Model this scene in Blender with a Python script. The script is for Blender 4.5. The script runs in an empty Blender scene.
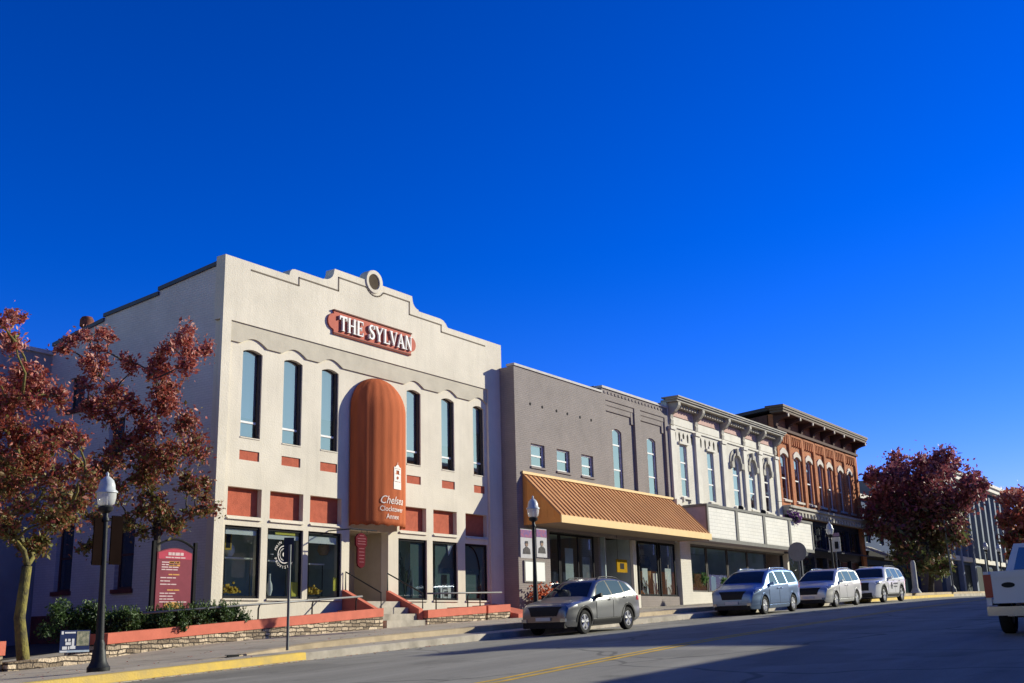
import bpy, bmesh, math, random
import numpy as np
from mathutils import Vector, Matrix
random.seed(7); rng = np.random.default_rng(7)
S = bpy.context.scene
COL = S.collection
# ---------------------------------------------------------------- camera
F, CX, CY = 1100.0, 512.0, 341.5
_X = np.array([778, 266.5, F]); _Z = np.array([-107, -(F*F - 778*107)/266.5, F])
_X /= np.linalg.norm(_X); _Z /= np.linalg.norm(_Z); _Y = np.cross(_Z, _X)
R = np.stack([_X, _Y, _Z], 1)                 # world axes seen from the camera (x right, y down, z forward)
EYE = np.array([0, 0, 1.5])
def atY(u, v, Y):
    d = R.T @ np.array([u-CX, v-CY, F]); return EYE + d*(Y/d[1])
def atX(u, v, X):
    d = R.T @ np.array([u-CX, v-CY, F]); return EYE + d*(X/d[0])
cam = bpy.data.cameras.new('camera'); cam.sensor_width = 36; cam.lens = F*36/1024
cam.clip_start = .1; cam.clip_end = 5000
co = bpy.data.objects.new('camera', cam); COL.objects.link(co); S.camera = co
M3 = Matrix([[R[0][i], -R[1][i], -R[2][i]] for i in range(3)])
co.matrix_world = Matrix.Translation(EYE) @ M3.to_4x4()
# ---------------------------------------------------------------- sky, sun, exposure
SUN = Vector((1.48, -1.0, .68)).normalized()
SUN_EL = math.asin(SUN.z); SUN_ROT = math.atan2(SUN.x, SUN.y)
W = bpy.data.worlds.new('World'); S.world = W; W.use_nodes = True
nt = W.node_tree; bg = nt.nodes['Background']
sky = nt.nodes.new('ShaderNodeTexSky'); sky.sky_type = 'NISHITA'; sky.sun_disc = False
sky.sun_elevation = SUN_EL; sky.sun_rotation = SUN_ROT
sky.altitude = 1500; sky.air_density = 1.0; sky.dust_density = .25; sky.ozone_density = 4.0
def _n(t, **k):
    n = nt.nodes.new(t)
    for a, v in k.items(): setattr(n, a, v)
    return n
hs = _n('ShaderNodeHueSaturation'); hs.inputs['Saturation'].default_value = 1.35
gam = _n('ShaderNodeGamma'); gam.inputs['Gamma'].default_value = 1.25; nt.links.new(hs.outputs[0], gam.inputs['Color'])
nt.links.new(sky.outputs[0], hs.inputs['Color'])
deep = _n('ShaderNodeMix', data_type='RGBA', blend_type='MULTIPLY'); deep.inputs['Factor'].default_value = 1; deep.inputs['B'].default_value = (1.05, .56, .97, 1)
pale = _n('ShaderNodeMix', data_type='RGBA', blend_type='MULTIPLY'); pale.inputs['Factor'].default_value = 1; pale.inputs['B'].default_value = (1.25, 1.18, .80, 1)
nt.links.new(gam.outputs[0], deep.inputs['A']); nt.links.new(sky.outputs[0], pale.inputs['A'])
# the blue is deepest in the band of sky at right angles to the sun and paler towards and away from it
tcw = _n('ShaderNodeTexCoord'); dt = _n('ShaderNodeVectorMath', operation='DOT_PRODUCT'); dt.inputs[1].default_value = SUN
nt.links.new(tcw.outputs['Generated'], dt.inputs[0])
rA = _n('ShaderNodeMapRange', interpolation_type='SMOOTHSTEP'); rA.inputs['From Min'].default_value = -.85; rA.inputs['From Max'].default_value = -.25
rB = _n('ShaderNodeMapRange', interpolation_type='SMOOTHSTEP'); rB.inputs['From Min'].default_value = .98; rB.inputs['From Max'].default_value = .80
for r in (rA, rB): nt.links.new(dt.outputs['Value'], r.inputs['Value'])
mu = _n('ShaderNodeMath', operation='MULTIPLY'); nt.links.new(rA.outputs[0], mu.inputs[0]); nt.links.new(rB.outputs[0], mu.inputs[1])
mxs = _n('ShaderNodeMix', data_type='RGBA'); nt.links.new(mu.outputs[0], mxs.inputs['Factor']); nt.links.new(pale.outputs['Result'], mxs.inputs['A']); nt.links.new(deep.outputs['Result'], mxs.inputs['B'])
nt.links.new(mxs.outputs['Result'], bg.inputs['Color']); bg.inputs['Strength'].default_value = .10
sl = bpy.data.lights.new('sun', 'SUN'); sl.energy = 4.9; sl.angle = math.radians(.5); sl.color = (1.0, .965, .79)
so = bpy.data.objects.new('sun', sl); COL.objects.link(so); so.rotation_euler = SUN.to_track_quat('Z', 'Y').to_euler()
so.location = (60, -60, 60)
S.view_settings.view_transform = 'Standard'; S.view_settings.look = 'None'; S.view_settings.gamma = 1
S.view_settings.exposure = .45
S.render.engine = 'CYCLES'
# ---------------------------------------------------------------- helpers: scene objects
OFF = {}
def tag(o, label=None, cat=None, group=None, kind=None):
    if label: o['label'] = label
    if cat: o['category'] = cat
    if group: o['group'] = group
    if kind: o['kind'] = kind
    return o
def empty(name, loc, label, cat, group=None):
    o = bpy.data.objects.new(name, None); o.empty_display_size = .2; COL.objects.link(o)
    o.location = loc; OFF[o] = Vector(loc); return tag(o, label, cat, group)
def copy_tree(o, parent=None):
    c = o.copy(); COL.objects.link(c)
    if parent: c.parent = parent
    for ch in [x for x in COL.objects if x.parent == o]: copy_tree(ch, c)
    return c
class MB:
    def __init__(s): s.v = []; s.f = []; s.a = None
    def add(s, vs, fs):
        n = len(s.v); s.v += [tuple(map(float, p)) for p in vs]; s.f += [tuple(i+n for i in f) for f in fs]; return s
    def box(s, x0, x1, y0, y1, z0, z1):
        x0, x1 = sorted((x0, x1)); y0, y1 = sorted((y0, y1)); z0, z1 = sorted((z0, z1))
        return s.add([(x0,y0,z0),(x1,y0,z0),(x1,y1,z0),(x0,y1,z0),(x0,y0,z1),(x1,y0,z1),(x1,y1,z1),(x0,y1,z1)],
            [(0,3,2,1),(4,5,6,7),(0,1,5,4),(1,2,6,5),(2,3,7,6),(3,0,4,7)])
    def hexa(s, p):                                    # 8 points, bottom ring then top ring
        return s.add(p, [(0,3,2,1),(4,5,6,7),(0,1,5,4),(1,2,6,5),(2,3,7,6),(3,0,4,7)])
    def quad(s, a, b, c, d): return s.add([a,b,c,d], [(0,1,2,3)])
    def lathe(s, prof, c=(0,0,0), n=16, axis='z', caps=True):
        vs = []; fs = []
        for r, h in prof:
            for k in range(n):
                t = 2*math.pi*k/n; a, b = r*math.cos(t), r*math.sin(t)
                p = {'z': (a,b,h), 'y': (a,h,-b), 'x': (h,a,b)}[axis]
                vs.append((c[0]+p[0], c[1]+p[1], c[2]+p[2]))
        for i in range(len(prof)-1):
            for k in range(n):
                k2 = (k+1) % n; fs.append((i*n+k, i*n+k2, (i+1)*n+k2, (i+1)*n+k))
        if caps:
            fs.append(tuple(range(n))[::-1]); fs.append(tuple((len(prof)-1)*n+k for k in range(n)))
        return s.add(vs, fs)
    def tube(s, pts, r, n=8, caps=True):
        pts = [Vector(p) for p in pts]; rs = r if hasattr(r, '__len__') else [r]*len(pts)
        vs = []; fs = []; up = Vector((.31, .2, 1)).normalized()
        for i, p in enumerate(pts):
            d = (pts[min(i+1, len(pts)-1)] - pts[max(i-1, 0)])
            d = d.normalized() if d.length > 1e-9 else Vector((0,0,1))
            a = d.cross(up)
            if a.length < 1e-3: a = d.cross(Vector((1,0,0)))
            a.normalize(); b = d.cross(a)
            for k in range(n):
                t = 2*math.pi*k/n; vs.append(p + (a*math.cos(t) + b*math.sin(t))*rs[i])
        for i in range(len(pts)-1):
            for k in range(n):
                k2 = (k+1) % n; fs.append((i*n+k, i*n+k2, (i+1)*n+k2, (i+1)*n+k))
        if caps:
            fs.append(tuple(range(n))[::-1]); fs.append(tuple((len(pts)-1)*n+k for k in range(n)))
        return s.add(vs, fs)
    def plate(s, outer, holes=(), y0=0, y1=.1, axis='y', back=True):
        """a flat plate with holes: outlines in (x,z) [axis y] or (y,z) [axis x]; front at y0, back at y1"""
        bm = bmesh.new(); loops = []; edges = []
        for lp in [outer] + list(holes):
            vs = [bm.verts.new((p[0], 0, p[1])) for p in lp]; loops.append(vs)
            edges += [bm.edges.new((vs[i], vs[(i+1) % len(vs)])) for i in range(len(vs))]
        bmesh.ops.triangle_fill(bm, edges=edges, use_beauty=True, normal=(0,-1,0))
        bm.verts.index_update()
        P = [(v.co.x, v.co.z) for v in bm.verts]; tri = []
        for f in bm.faces:
            t = [v.index for v in f.verts]
            a, b, c = (P[i] for i in t)
            if (b[0]-a[0])*(c[1]-a[1]) - (b[1]-a[1])*(c[0]-a[0]) < 0: t = t[::-1]
            tri.append(tuple(t))
        lid = [[v.index for v in lp] for lp in loops]; bm.free()
        mk = (lambda p, y: (p[0], y, p[1])) if axis == 'y' else (lambda p, y: (y, p[0], p[1]))
        n = len(P); vs = [mk(p, y0) for p in P] + [mk(p, y1) for p in P]
        fl = (axis == 'x') != (y0 > y1)
        fs = [t[::-1] if fl else t for t in tri]
        if back: fs += [tuple(i+n for i in (t if fl else t[::-1])) for t in tri]
        for lp in lid:
            for i in range(len(lp)):
                a, b = lp[i], lp[(i+1) % len(lp)]; fs.append((a, b, b+n, a+n))
        n0 = len(s.v); s.add(vs, fs); return s
    def xform(s, m):
        s.v = [tuple(m @ Vector(p)) for p in s.v]; return s
    def build(s, name, mat, parent=None, smooth=False, sharp=None, normals=True):
        o0 = OFF.get(parent, Vector((0,0,0)))
        me = bpy.data.meshes.new(name); me.from_pydata([(p[0]-o0.x, p[1]-o0.y, p[2]-o0.z) for p in s.v], [], s.f); me.update()
        if normals:
            bm = bmesh.new(); bm.from_mesh(me); bmesh.ops.recalc_face_normals(bm, faces=bm.faces); bm.to_mesh(me); bm.free()
        if s.a is not None:
            at = me.attributes.new('var', 'FLOAT', 'FACE'); at.data.foreach_set('value', np.array(s.a, dtype=np.float32))
        if mat: me.materials.append(mat)
        if smooth:
            me.polygons.foreach_set('use_smooth', [True]*len(me.polygons))
            if sharp: me.set_sharp_from_angle(angle=math.radians(sharp))
        o = bpy.data.objects.new(name, me); COL.objects.link(o)
        if parent: o.parent = parent
        OFF[o] = o0; return o
def struct(mb, name, mat, **k):
    return tag(mb.build(name, mat, **k), kind='structure')
def text_mb(txt, size, depth, m, align='CENTER', shear=0, space=1):
    cu = bpy.data.curves.new('t', 'FONT'); cu.body = txt; cu.size = size; cu.extrude = depth; cu.align_x = align; cu.align_y = 'CENTER'
    cu.shear = shear; cu.space_character = space; cu.resolution_u = 3
    o = bpy.data.objects.new('t', cu); COL.objects.link(o)
    me = bpy.data.meshes.new_from_object(o.evaluated_get(bpy.context.evaluated_depsgraph_get()))
    mb = MB(); mb.add([m @ v.co for v in me.vertices], [tuple(p.vertices) for p in me.polygons])
    bpy.data.objects.remove(o); bpy.data.meshes.remove(me); bpy.data.curves.remove(cu); return mb
def facing(x, y, z):                                   # text matrix: reads along +X, faces the street (-Y)
    return Matrix.Translation((x, y, z)) @ Matrix.Rotation(math.pi/2, 4, 'X')
# ---------------------------------------------------------------- helpers: materials
def new_mat(name):
    m = bpy.data.materials.new(name); m.use_nodes = True
    return m, m.node_tree, m.node_tree.nodes['Principled BSDF']
def N(t, typ, **kw):
    n = t.nodes.new(typ)
    for k, v in kw.items():
        if k in n.inputs: n.inputs[k].default_value = v
        else: setattr(n, k, v)
    return n
def mat(name, c, rough=.8, var=.12, scale=3, bump=0, bscale=40, metal=0, spec=.18, streak=None, coat=0, c2=None, fine=.0):
    """plain surface whose colour drifts with two octaves of noise; streak=(sx,sy,sz) stretches the noise"""
    m, t, b = new_mat(name); L = t.links.new
    b.inputs['Roughness'].default_value = rough; b.inputs['Metallic'].default_value = metal
    b.inputs['Specular IOR Level'].default_value = spec; b.inputs['Coat Weight'].default_value = coat
    tc = N(t, 'ShaderNodeNewGeometry'); src = tc.outputs['Position']
    if streak:
        mp = N(t, 'ShaderNodeMapping'); mp.inputs['Scale'].default_value = streak; L(src, mp.inputs[0]); src2 = mp.outputs[0]
    else: src2 = src
    n1 = N(t, 'ShaderNodeTexNoise', Scale=scale, Detail=6, Roughness=.6); L(src2, n1.inputs['Vector'])
    r = N(t, 'ShaderNodeMapRange'); r.inputs['From Min'].default_value = .3; r.inputs['From Max'].default_value = .7; L(n1.outputs['Fac'], r.inputs['Value'])
    mx = N(t, 'ShaderNodeMix', data_type='RGBA')
    d = c2 if c2 else tuple(x*(1-var*1.6) for x in c); h = tuple(min(1, x*(1+var*.5)) for x in c)
    mx.inputs['A'].default_value = (*d, 1); mx.inputs['B'].default_value = (*h, 1)
    L(r.outputs[0], mx.inputs['Factor']); L(mx.outputs['Result'], b.inputs['Base Color'])
    if bump:
        n2 = N(t, 'ShaderNodeTexNoise', Scale=bscale, Detail=4); L(src, n2.inputs['Vector'])
        bp = N(t, 'ShaderNodeBump', Strength=bump, Distance=.02); L(n2.outputs['Fac'], bp.inputs['Height']); L(bp.outputs[0], b.inputs['Normal'])
    return m
def brick(name, c1, c2, mortar, wall='x', bw=.21, bh=.075, gap=.012, rough=.85, bump=.6, stain=.25, offset=.5):
    """coursed masonry: wall 'x' runs along X, 'y' along Y"""
    m, t, b = new_mat(name); L = t.links.new; b.inputs['Roughness'].default_value = rough; b.inputs['Specular IOR Level'].default_value = .18
    g = N(t, 'ShaderNodeNewGeometry'); sp = N(t, 'ShaderNodeSeparateXYZ'); L(g.outputs['Position'], sp.inputs[0])
    cb = N(t, 'ShaderNodeCombineXYZ'); L(sp.outputs['X' if wall == 'x' else 'Y'], cb.inputs[0]); L(sp.outputs['Z'], cb.inputs[1])
    bt = N(t, 'ShaderNodeTexBrick', Scale=1.0); bt.offset = offset
    bt.inputs['Brick Width'].default_value = bw; bt.inputs['Row Height'].default_value = bh; bt.inputs['Mortar Size'].default_value = gap
    bt.inputs['Mortar Smooth'].default_value = .3
    bt.inputs['Color1'].default_value = (*c1, 1); bt.inputs['Color2'].default_value = (*c2, 1); bt.inputs['Mortar'].default_value = (*mortar, 1)
    L(cb.outputs[0], bt.inputs['Vector'])
    n = N(t, 'ShaderNodeTexNoise', Scale=.9, Detail=8, Roughness=.65); L(g.outputs['Position'], n.inputs['Vector'])
    r = N(t, 'ShaderNodeMapRange'); r.inputs['From Min'].default_value = .3; r.inputs['From Max'].default_value = .7
    r.inputs['To Min'].default_value = 1-stain; r.inputs['To Max'].default_value = 1.06; L(n.outputs['Fac'], r.inputs['Value'])
    mx = N(t, 'ShaderNodeMix', data_type='RGBA', blend_type='MULTIPLY'); mx.inputs['Factor'].default_value = 1
    L(bt.outputs['Color'], mx.inputs['A']); L(r.outputs[0], mx.inputs['B']); L(mx.outputs['Result'], b.inputs['Base Color'])
    n2 = N(t, 'ShaderNodeTexNoise', Scale=60, Detail=3); L(g.outputs['Position'], n2.inputs['Vector'])
    ma = N(t, 'ShaderNodeMath', operation='MULTIPLY_ADD'); ma.inputs[1].default_value = -1.0; L(bt.outputs['Fac'], ma.inputs[0]); L(n2.outputs['Fac'], ma.inputs[2])
    bp = N(t, 'ShaderNodeBump', Strength=bump, Distance=.012); L(ma.outputs[0], bp.inputs['Height']); L(bp.outputs[0], b.inputs['Normal'])
    return m
def rubble(name, wall='x'):
    m, t, b = new_mat(name); L = t.links.new; b.inputs['Roughness'].default_value = .9
    g = N(t, 'ShaderNodeNewGeometry'); mp = N(t, 'ShaderNodeMapping'); mp.inputs['Scale'].default_value = (2.6, 2.6, 6.2)
    nz = N(t, 'ShaderNodeTexNoise', Scale=2.0, Detail=2); L(g.outputs['Position'], nz.inputs['Vector'])
    vm = N(t, 'ShaderNodeVectorMath', operation='SCALE'); vm.inputs['Scale'].default_value = .25; L(nz.outputs['Color'], vm.inputs[0])
    va = N(t, 'ShaderNodeVectorMath', operation='ADD'); L(g.outputs['Position'], va.inputs[0]); L(vm.outputs[0], va.inputs[1]); L(va.outputs[0], mp.inputs[0])
    v1 = N(t, 'ShaderNodeTexVoronoi', distance='CHEBYCHEV', Scale=1.0); v1.inputs['Randomness'].default_value = .8; L(mp.outputs[0], v1.inputs['Vector'])
    v2 = N(t, 'ShaderNodeTexVoronoi', distance='CHEBYCHEV', feature='F2', Scale=1.0); v2.inputs['Randomness'].default_value = .8; L(mp.outputs[0], v2.inputs['Vector'])
    df = N(t, 'ShaderNodeMath', operation='SUBTRACT'); L(v2.outputs['Distance'], df.inputs[0]); L(v1.outputs['Distance'], df.inputs[1])
    st = N(t, 'ShaderNodeMapRange'); st.inputs['From Min'].default_value = .03; st.inputs['From Max'].default_value = .13; L(df.outputs[0], st.inputs['Value'])
    sx = N(t, 'ShaderNodeSeparateColor'); L(v1.outputs['Color'], sx.inputs[0])
    cr = N(t, 'ShaderNodeValToRGB'); e = cr.color_ramp; e.elements[0].color = (.30,.20,.13,1); e.elements[1].color = (.66,.53,.38,1)
    k = e.elements.new(.35); k.color = (.50,.38,.26,1); k = e.elements.new(.65); k.color = (.42,.36,.30,1)
    L(sx.outputs[0], cr.inputs[0])
    mx = N(t, 'ShaderNodeMix', data_type='RGBA'); mx.inputs['A'].default_value = (.10,.08,.065,1); L(st.outputs[0], mx.inputs['Factor']); L(cr.outputs[0], mx.inputs['B'])
    L(mx.outputs['Result'], b.inputs['Base Color'])
    bp = N(t, 'ShaderNodeBump', Strength=1.0, Distance=.03); L(st.outputs[0], bp.inputs['Height']); L(bp.outputs[0], b.inputs['Normal'])
    return m
def glass(name, tint=(.8,.85,.85), refl=.22, rough=.02, dark=None, top=.95):
    """window glass: sharp mirror part that grows at grazing angles over a clear (or, with dark, an opaque dim) pane"""
    m, t, b = new_mat(name); L = t.links.new; t.nodes.remove(b); out = t.nodes['Material Output']
    gl = N(t, 'ShaderNodeBsdfGlossy', Roughness=rough); gl.inputs['Color'].default_value = (.92,.95,1,1)
    if dark:
        bs = N(t, 'ShaderNodeBsdfDiffuse'); bs.inputs['Color'].default_value = (*dark, 1)
    else:
        bs = N(t, 'ShaderNodeBsdfTransparent'); bs.inputs['Color'].default_value = (*tint, 1)
    lw = N(t, 'ShaderNodeLayerWeight', Blend=.25)
    mr = N(t, 'ShaderNodeMapRange'); mr.inputs['To Min'].default_value = refl; mr.inputs['To Max'].default_value = top; L(lw.outputs['Fresnel'], mr.inputs['Value'])
    mx = N(t, 'ShaderNodeMixShader'); L(mr.outputs[0], mx.inputs[0]); L(bs.outputs[0], mx.inputs[1]); L(gl.outputs[0], mx.inputs[2]); L(mx.outputs[0], out.inputs['Surface'])
    return m
def leafmat(name, ramp, rough=.55):
    m, t, b = new_mat(name); L = t.links.new; out = t.nodes['Material Output']
    a = N(t, 'ShaderNodeAttribute', attribute_name='var'); cr = N(t, 'ShaderNodeValToRGB'); e = cr.color_ramp
    e.elements[0].position = ramp[0][0]; e.elements[0].color = (*ramp[0][1], 1); e.elements[1].position = ramp[-1][0]; e.elements[1].color = (*ramp[-1][1], 1)
    for p, c in ramp[1:-1]: k = e.elements.new(p); k.color = (*c, 1)
    L(a.outputs['Fac'], cr.inputs[0]); L(cr.outputs[0], b.inputs['Base Color']); b.inputs['Roughness'].default_value = rough
    tr = N(t, 'ShaderNodeBsdfTranslucent'); L(cr.outputs[0], tr.inputs['Color'])
    mx = N(t, 'ShaderNodeMixShader'); mx.inputs[0].default_value = .3; L(b.outputs[0], mx.inputs[1]); L(tr.outputs[0], mx.inputs[2]); L(mx.outputs[0], out.inputs['Surface'])
    return m
def paint(name, c, metal=.0, rough=.35, coat=1.0):
    m, t, b = new_mat(name); b.inputs['Base Color'].default_value = (*c, 1); b.inputs['Metallic'].default_value = metal
    b.inputs['Roughness'].default_value = rough; b.inputs['Coat Weight'].default_value = coat; b.inputs['Coat Roughness'].default_value = .06
    n = N(t, 'ShaderNodeTexNoise', Scale=900, Detail=1); g = N(t, 'ShaderNodeNewGeometry'); t.links.new(g.outputs['Position'], n.inputs['Vector'])
    mr = N(t, 'ShaderNodeMapRange'); mr.inputs['To Min'].default_value = rough*.8; mr.inputs['To Max'].default_value = rough*1.2
    t.links.new(n.outputs['Fac'], mr.inputs['Value']); t.links.new(mr.outputs[0], b.inputs['Roughness'])
    return m

def stonework(name, bw, bh):
    """coursed squared rubble: wobbly brick cells, each stone its own tone"""
    m, t, b = new_mat(name); L = t.links.new; b.inputs['Roughness'].default_value = .9; b.inputs['Specular IOR Level'].default_value = .2
    g = N(t, 'ShaderNodeNewGeometry'); nz = N(t, 'ShaderNodeTexNoise', Scale=3.0, Detail=3); L(g.outputs['Position'], nz.inputs['Vector'])
    vm = N(t, 'ShaderNodeVectorMath', operation='MULTIPLY_ADD'); vm.inputs[1].default_value = (.20,.20,.13); L(nz.outputs['Color'], vm.inputs[0]); L(g.outputs['Position'], vm.inputs[2])
    sp = N(t, 'ShaderNodeSeparateXYZ'); L(vm.outputs[0], sp.inputs[0]); ad = N(t, 'ShaderNodeMath', operation='ADD'); L(sp.outputs['X'], ad.inputs[0]); L(sp.outputs['Y'], ad.inputs[1])
    cb = N(t, 'ShaderNodeCombineXYZ'); L(ad.outputs[0], cb.inputs[0]); L(sp.outputs['Z'], cb.inputs[1])
    def bt(w, h, off, c1, c2):
        q = N(t, 'ShaderNodeTexBrick', Scale=1.0); q.offset = off; q.squash = .7; q.squash_frequency = 3
        q.inputs['Brick Width'].default_value = w; q.inputs['Row Height'].default_value = h; q.inputs['Mortar Size'].default_value = .016; q.inputs['Mortar Smooth'].default_value = .4
        q.inputs['Color1'].default_value = c1; q.inputs['Color2'].default_value = c2; q.inputs['Mortar'].default_value = (.075,.06,.05,1); q.inputs['Bias'].default_value = 0
        L(cb.outputs[0], q.inputs['Vector']); return q
    a = bt(bw, bh, .43, (.20,.15,.105,1), (.70,.56,.40,1))
    n2 = N(t, 'ShaderNodeTexNoise', Scale=24, Detail=5); L(g.outputs['Position'], n2.inputs['Vector'])
    mr = N(t, 'ShaderNodeMapRange'); mr.inputs['To Min'].default_value = .55; mr.inputs['To Max'].default_value = 1.4; L(n2.outputs['Fac'], mr.inputs['Value'])
    mx = N(t, 'ShaderNodeMix', data_type='RGBA', blend_type='MULTIPLY'); mx.inputs['Factor'].default_value = 1; L(a.outputs['Color'], mx.inputs['A']); L(mr.outputs[0], mx.inputs['B']); L(mx.outputs['Result'], b.inputs['Base Color'])
    h = N(t, 'ShaderNodeMath', operation='MULTIPLY_ADD'); h.inputs[1].default_value = -1.2; L(a.outputs['Fac'], h.inputs[0]); L(n2.outputs['Fac'], h.inputs[2])
    bp = N(t, 'ShaderNodeBump', Strength=1.0, Distance=.03); L(h.outputs[0], bp.inputs['Height']); L(bp.outputs[0], b.inputs['Normal'])
    return m

def stucco(name, c):
    """painted stucco: slow patches, rain streaks that hang down, grimy blotches, trowel bump"""
    m, t, b = new_mat(name); L = t.links.new; b.inputs['Roughness'].default_value = .92; b.inputs['Specular IOR Level'].default_value = .15
    g = N(t, 'ShaderNodeNewGeometry'); P = g.outputs['Position']
    def noise(scale, sc3, det, lo, hi, a, z):
        mp = N(t, 'ShaderNodeMapping'); mp.inputs['Scale'].default_value = sc3; L(P, mp.inputs[0])
        n = N(t, 'ShaderNodeTexNoise', Scale=scale, Detail=det, Roughness=.65); L(mp.outputs[0], n.inputs['Vector'])
        r = N(t, 'ShaderNodeMapRange'); r.inputs['From Min'].default_value = lo; r.inputs['From Max'].default_value = hi; r.inputs['To Min'].default_value = a; r.inputs['To Max'].default_value = z
        L(n.outputs['Fac'], r.inputs['Value']); return r.outputs[0]
    fs = [noise(.55, (1,1,1), 6, .35, .65, .90, 1.05), noise(3.2, (1.6,1.6,.10), 5, .48, .80, 1.02, .92), noise(9, (1,1,1), 4, .60, .80, 1.0, .90)]
    prev = None
    for f in fs:
        if prev is None: prev = f; continue
        q = N(t, 'ShaderNodeMath', operation='MULTIPLY'); L(prev, q.inputs[0]); L(f, q.inputs[1]); prev = q.outputs[0]
    mx = N(t, 'ShaderNodeMix', data_type='RGBA', blend_type='MULTIPLY'); mx.inputs['Factor'].default_value = 1; mx.inputs['A'].default_value = (*c, 1); L(prev, mx.inputs['B']); L(mx.outputs['Result'], b.inputs['Base Color'])
    n2 = N(t, 'ShaderNodeTexNoise', Scale=22, Detail=6); L(P, n2.inputs['Vector'])
    bp = N(t, 'ShaderNodeBump', Strength=.45, Distance=.02); L(n2.outputs['Fac'], bp.inputs['Height']); L(bp.outputs[0], b.inputs['Normal'])
    return m
# ---------------------------------------------------------------- materials
CREAM = stucco('cream_stucco', (.66,.595,.485))
CREAM_T = mat('taupe_stucco', (.52,.465,.37), .9, .08, 2, .3, 30)
CREAM_SIDE = brick('cream_painted_brick', (.64,.60,.57), (.60,.565,.54), (.54,.50,.48), 'y', .21, .075, .010, .9, .35, .12)
WING = mat('grey_cement', (.34,.33,.32), .9, .15, .8, .3, 20)
RED_PANEL = mat('red_stucco', (.46,.115,.065), .9, .14, 5, .6, 45)
REDCAP = mat('red_painted_concrete', (.62,.17,.11), .8, .10, 3, .3, 40)
REDBRICK_BASE = mat('dark_red_base', (.16,.055,.045), .9, .2, 3, .3, 30)
SIGNRED = mat('sign_red', (.47,.11,.07), .7, .10, 6, .2, 60)
WHITE = mat('white_paint', (.80,.78,.74), .6, .05, 5)
CANVAS = mat('orange_canvas', (.44,.105,.034), .85, .14, 1.6, .25, 90, streak=(3,3,.35))
LOGO = mat('white_print', (.78,.72,.66), .8, .06, 8)
GREYBRICK = brick('grey_painted_brick', (.285,.245,.225), (.265,.23,.212), (.235,.20,.185), 'x', .21, .075, .010, .85, .45, .14)
GREYBRICK_Y = brick('grey_painted_side_brick', (.285,.245,.225), (.265,.23,.212), (.235,.20,.185), 'y', .21, .075, .010, .85, .45, .14)
GREYTRIM = mat('grey_trim', (.24,.205,.19), .8, .1, 3)
STONECAP = mat('pale_coping', (.55,.52,.48), .8, .12, 3, .2)
COPPER = mat('copper_metal', (.58,.29,.12), .5, .12, .7, 0, metal=.10, c2=(.49,.23,.095), streak=(2,2,.3))
COPPER_SIDE = mat('copper_end', (.74,.33,.085), .5, .08, 2, metal=.1)
GOLD = mat('yellow_fascia', (.78,.54,.24), .55, .06, 2)
SOFFIT = mat('soffit', (.30,.24,.18), .8, .1, 2)
WBRICK = brick('white_painted_brick', (.66,.62,.54), (.64,.60,.525), (.58,.54,.47), 'x', .21, .075, .010, .85, .35, .12)
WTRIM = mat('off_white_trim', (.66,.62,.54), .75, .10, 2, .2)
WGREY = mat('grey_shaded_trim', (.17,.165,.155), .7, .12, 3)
PINK = mat('faded_pink_frieze', (.55,.36,.31), .85, .12, 3)
CORNICE = mat('weathered_cornice', (.40,.37,.32), .75, .18, 2)
SIGNBOX = brick('white_tile_panel', (.70,.67,.61), (.66,.64,.59), (.52,.50,.46), 'x', .62, .17, .014, .6, .3, .10)
PURPLE = mat('mauve_box_end', (.36,.31,.35), .8, .1, 3)
RBRICK = brick('red_brick', (.54,.19,.075), (.43,.14,.058), (.42,.24,.15), 'x', .21, .075, .010, .9, .5, .25)
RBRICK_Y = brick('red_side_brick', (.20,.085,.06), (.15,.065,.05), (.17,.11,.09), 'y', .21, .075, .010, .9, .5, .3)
LINTEL = mat('pale_lintel', (.58,.52,.45), .8, .1, 3)
DCORN = mat('brown_cornice', (.17,.125,.095), .7, .15, 2)
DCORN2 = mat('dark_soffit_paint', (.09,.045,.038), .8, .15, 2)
DARK = mat('black_frame', (.02,.02,.022), .75, .1, 5, spec=.05)
DARKM = mat('dark_metal', (.035,.037,.04), .4, .1, 8, metal=.4)
BRONZE = mat('bronze_frame', (.06,.052,.045), .5, .1, 5)
WFRAME = mat('white_sash', (.70,.69,.67), .5, .04, 5)
GFRAME = mat('grey_sash', (.20,.19,.175), .5, .08, 5)
BLIND = mat('window_blind', (.62,.62,.60), .9, .05, 30, streak=(.2,.2,3))
ROOFING = mat('roof_membrane', (.10,.10,.105), .9, .15, 1)
CAPMETAL = mat('dark_blue_grey_flashing', (.06,.075,.11), .5, .1, 2)
GL = glass('window_glass', (.66,.74,.80), .45)
GLS = glass('shop_glass', (.84,.92,.90), .09, top=.6)
GLN = glass('shaded_glass', refl=.03, dark=(.02,.035,.04), top=.2); GLD = glass('dim_glass', refl=.14, dark=(.02,.025,.03))
ROOM = mat('shop_interior', (.50,.53,.51), .9, .15, 1)
ROOMD = mat('dark_interior', (.46,.54,.53), .9, .2, 1)
ROOMT = mat('teal_interior', (.62,.76,.73), .9, .08, 1)
CONC = mat('concrete', (.45,.39,.31), .92, .16, 1.1, .35, 35, fine=.1)
CONCL = mat('kerb_concrete', (.46,.41,.34), .92, .28, 1.6, .4, 30)
CONCT = mat('tan_kerb_face', (.50,.40,.27), .92, .22, 1.6, .4, 30)
YPAINT = mat('yellow_kerb_paint', (.72,.49,.09), .8, .12, 2.6, .4, 30, c2=(.50,.37,.14))
YLINE = mat('yellow_road_paint', (.72,.44,.05), .8, .25, 2.5, .2, 60, c2=(.40,.27,.07))
WLINE = mat('worn_white_paint', (.42,.40,.38), .85, .3, 2, .2, 60, c2=(.16,.155,.15))
STONE = stonework('coursed_stone', .30, .10)
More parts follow.
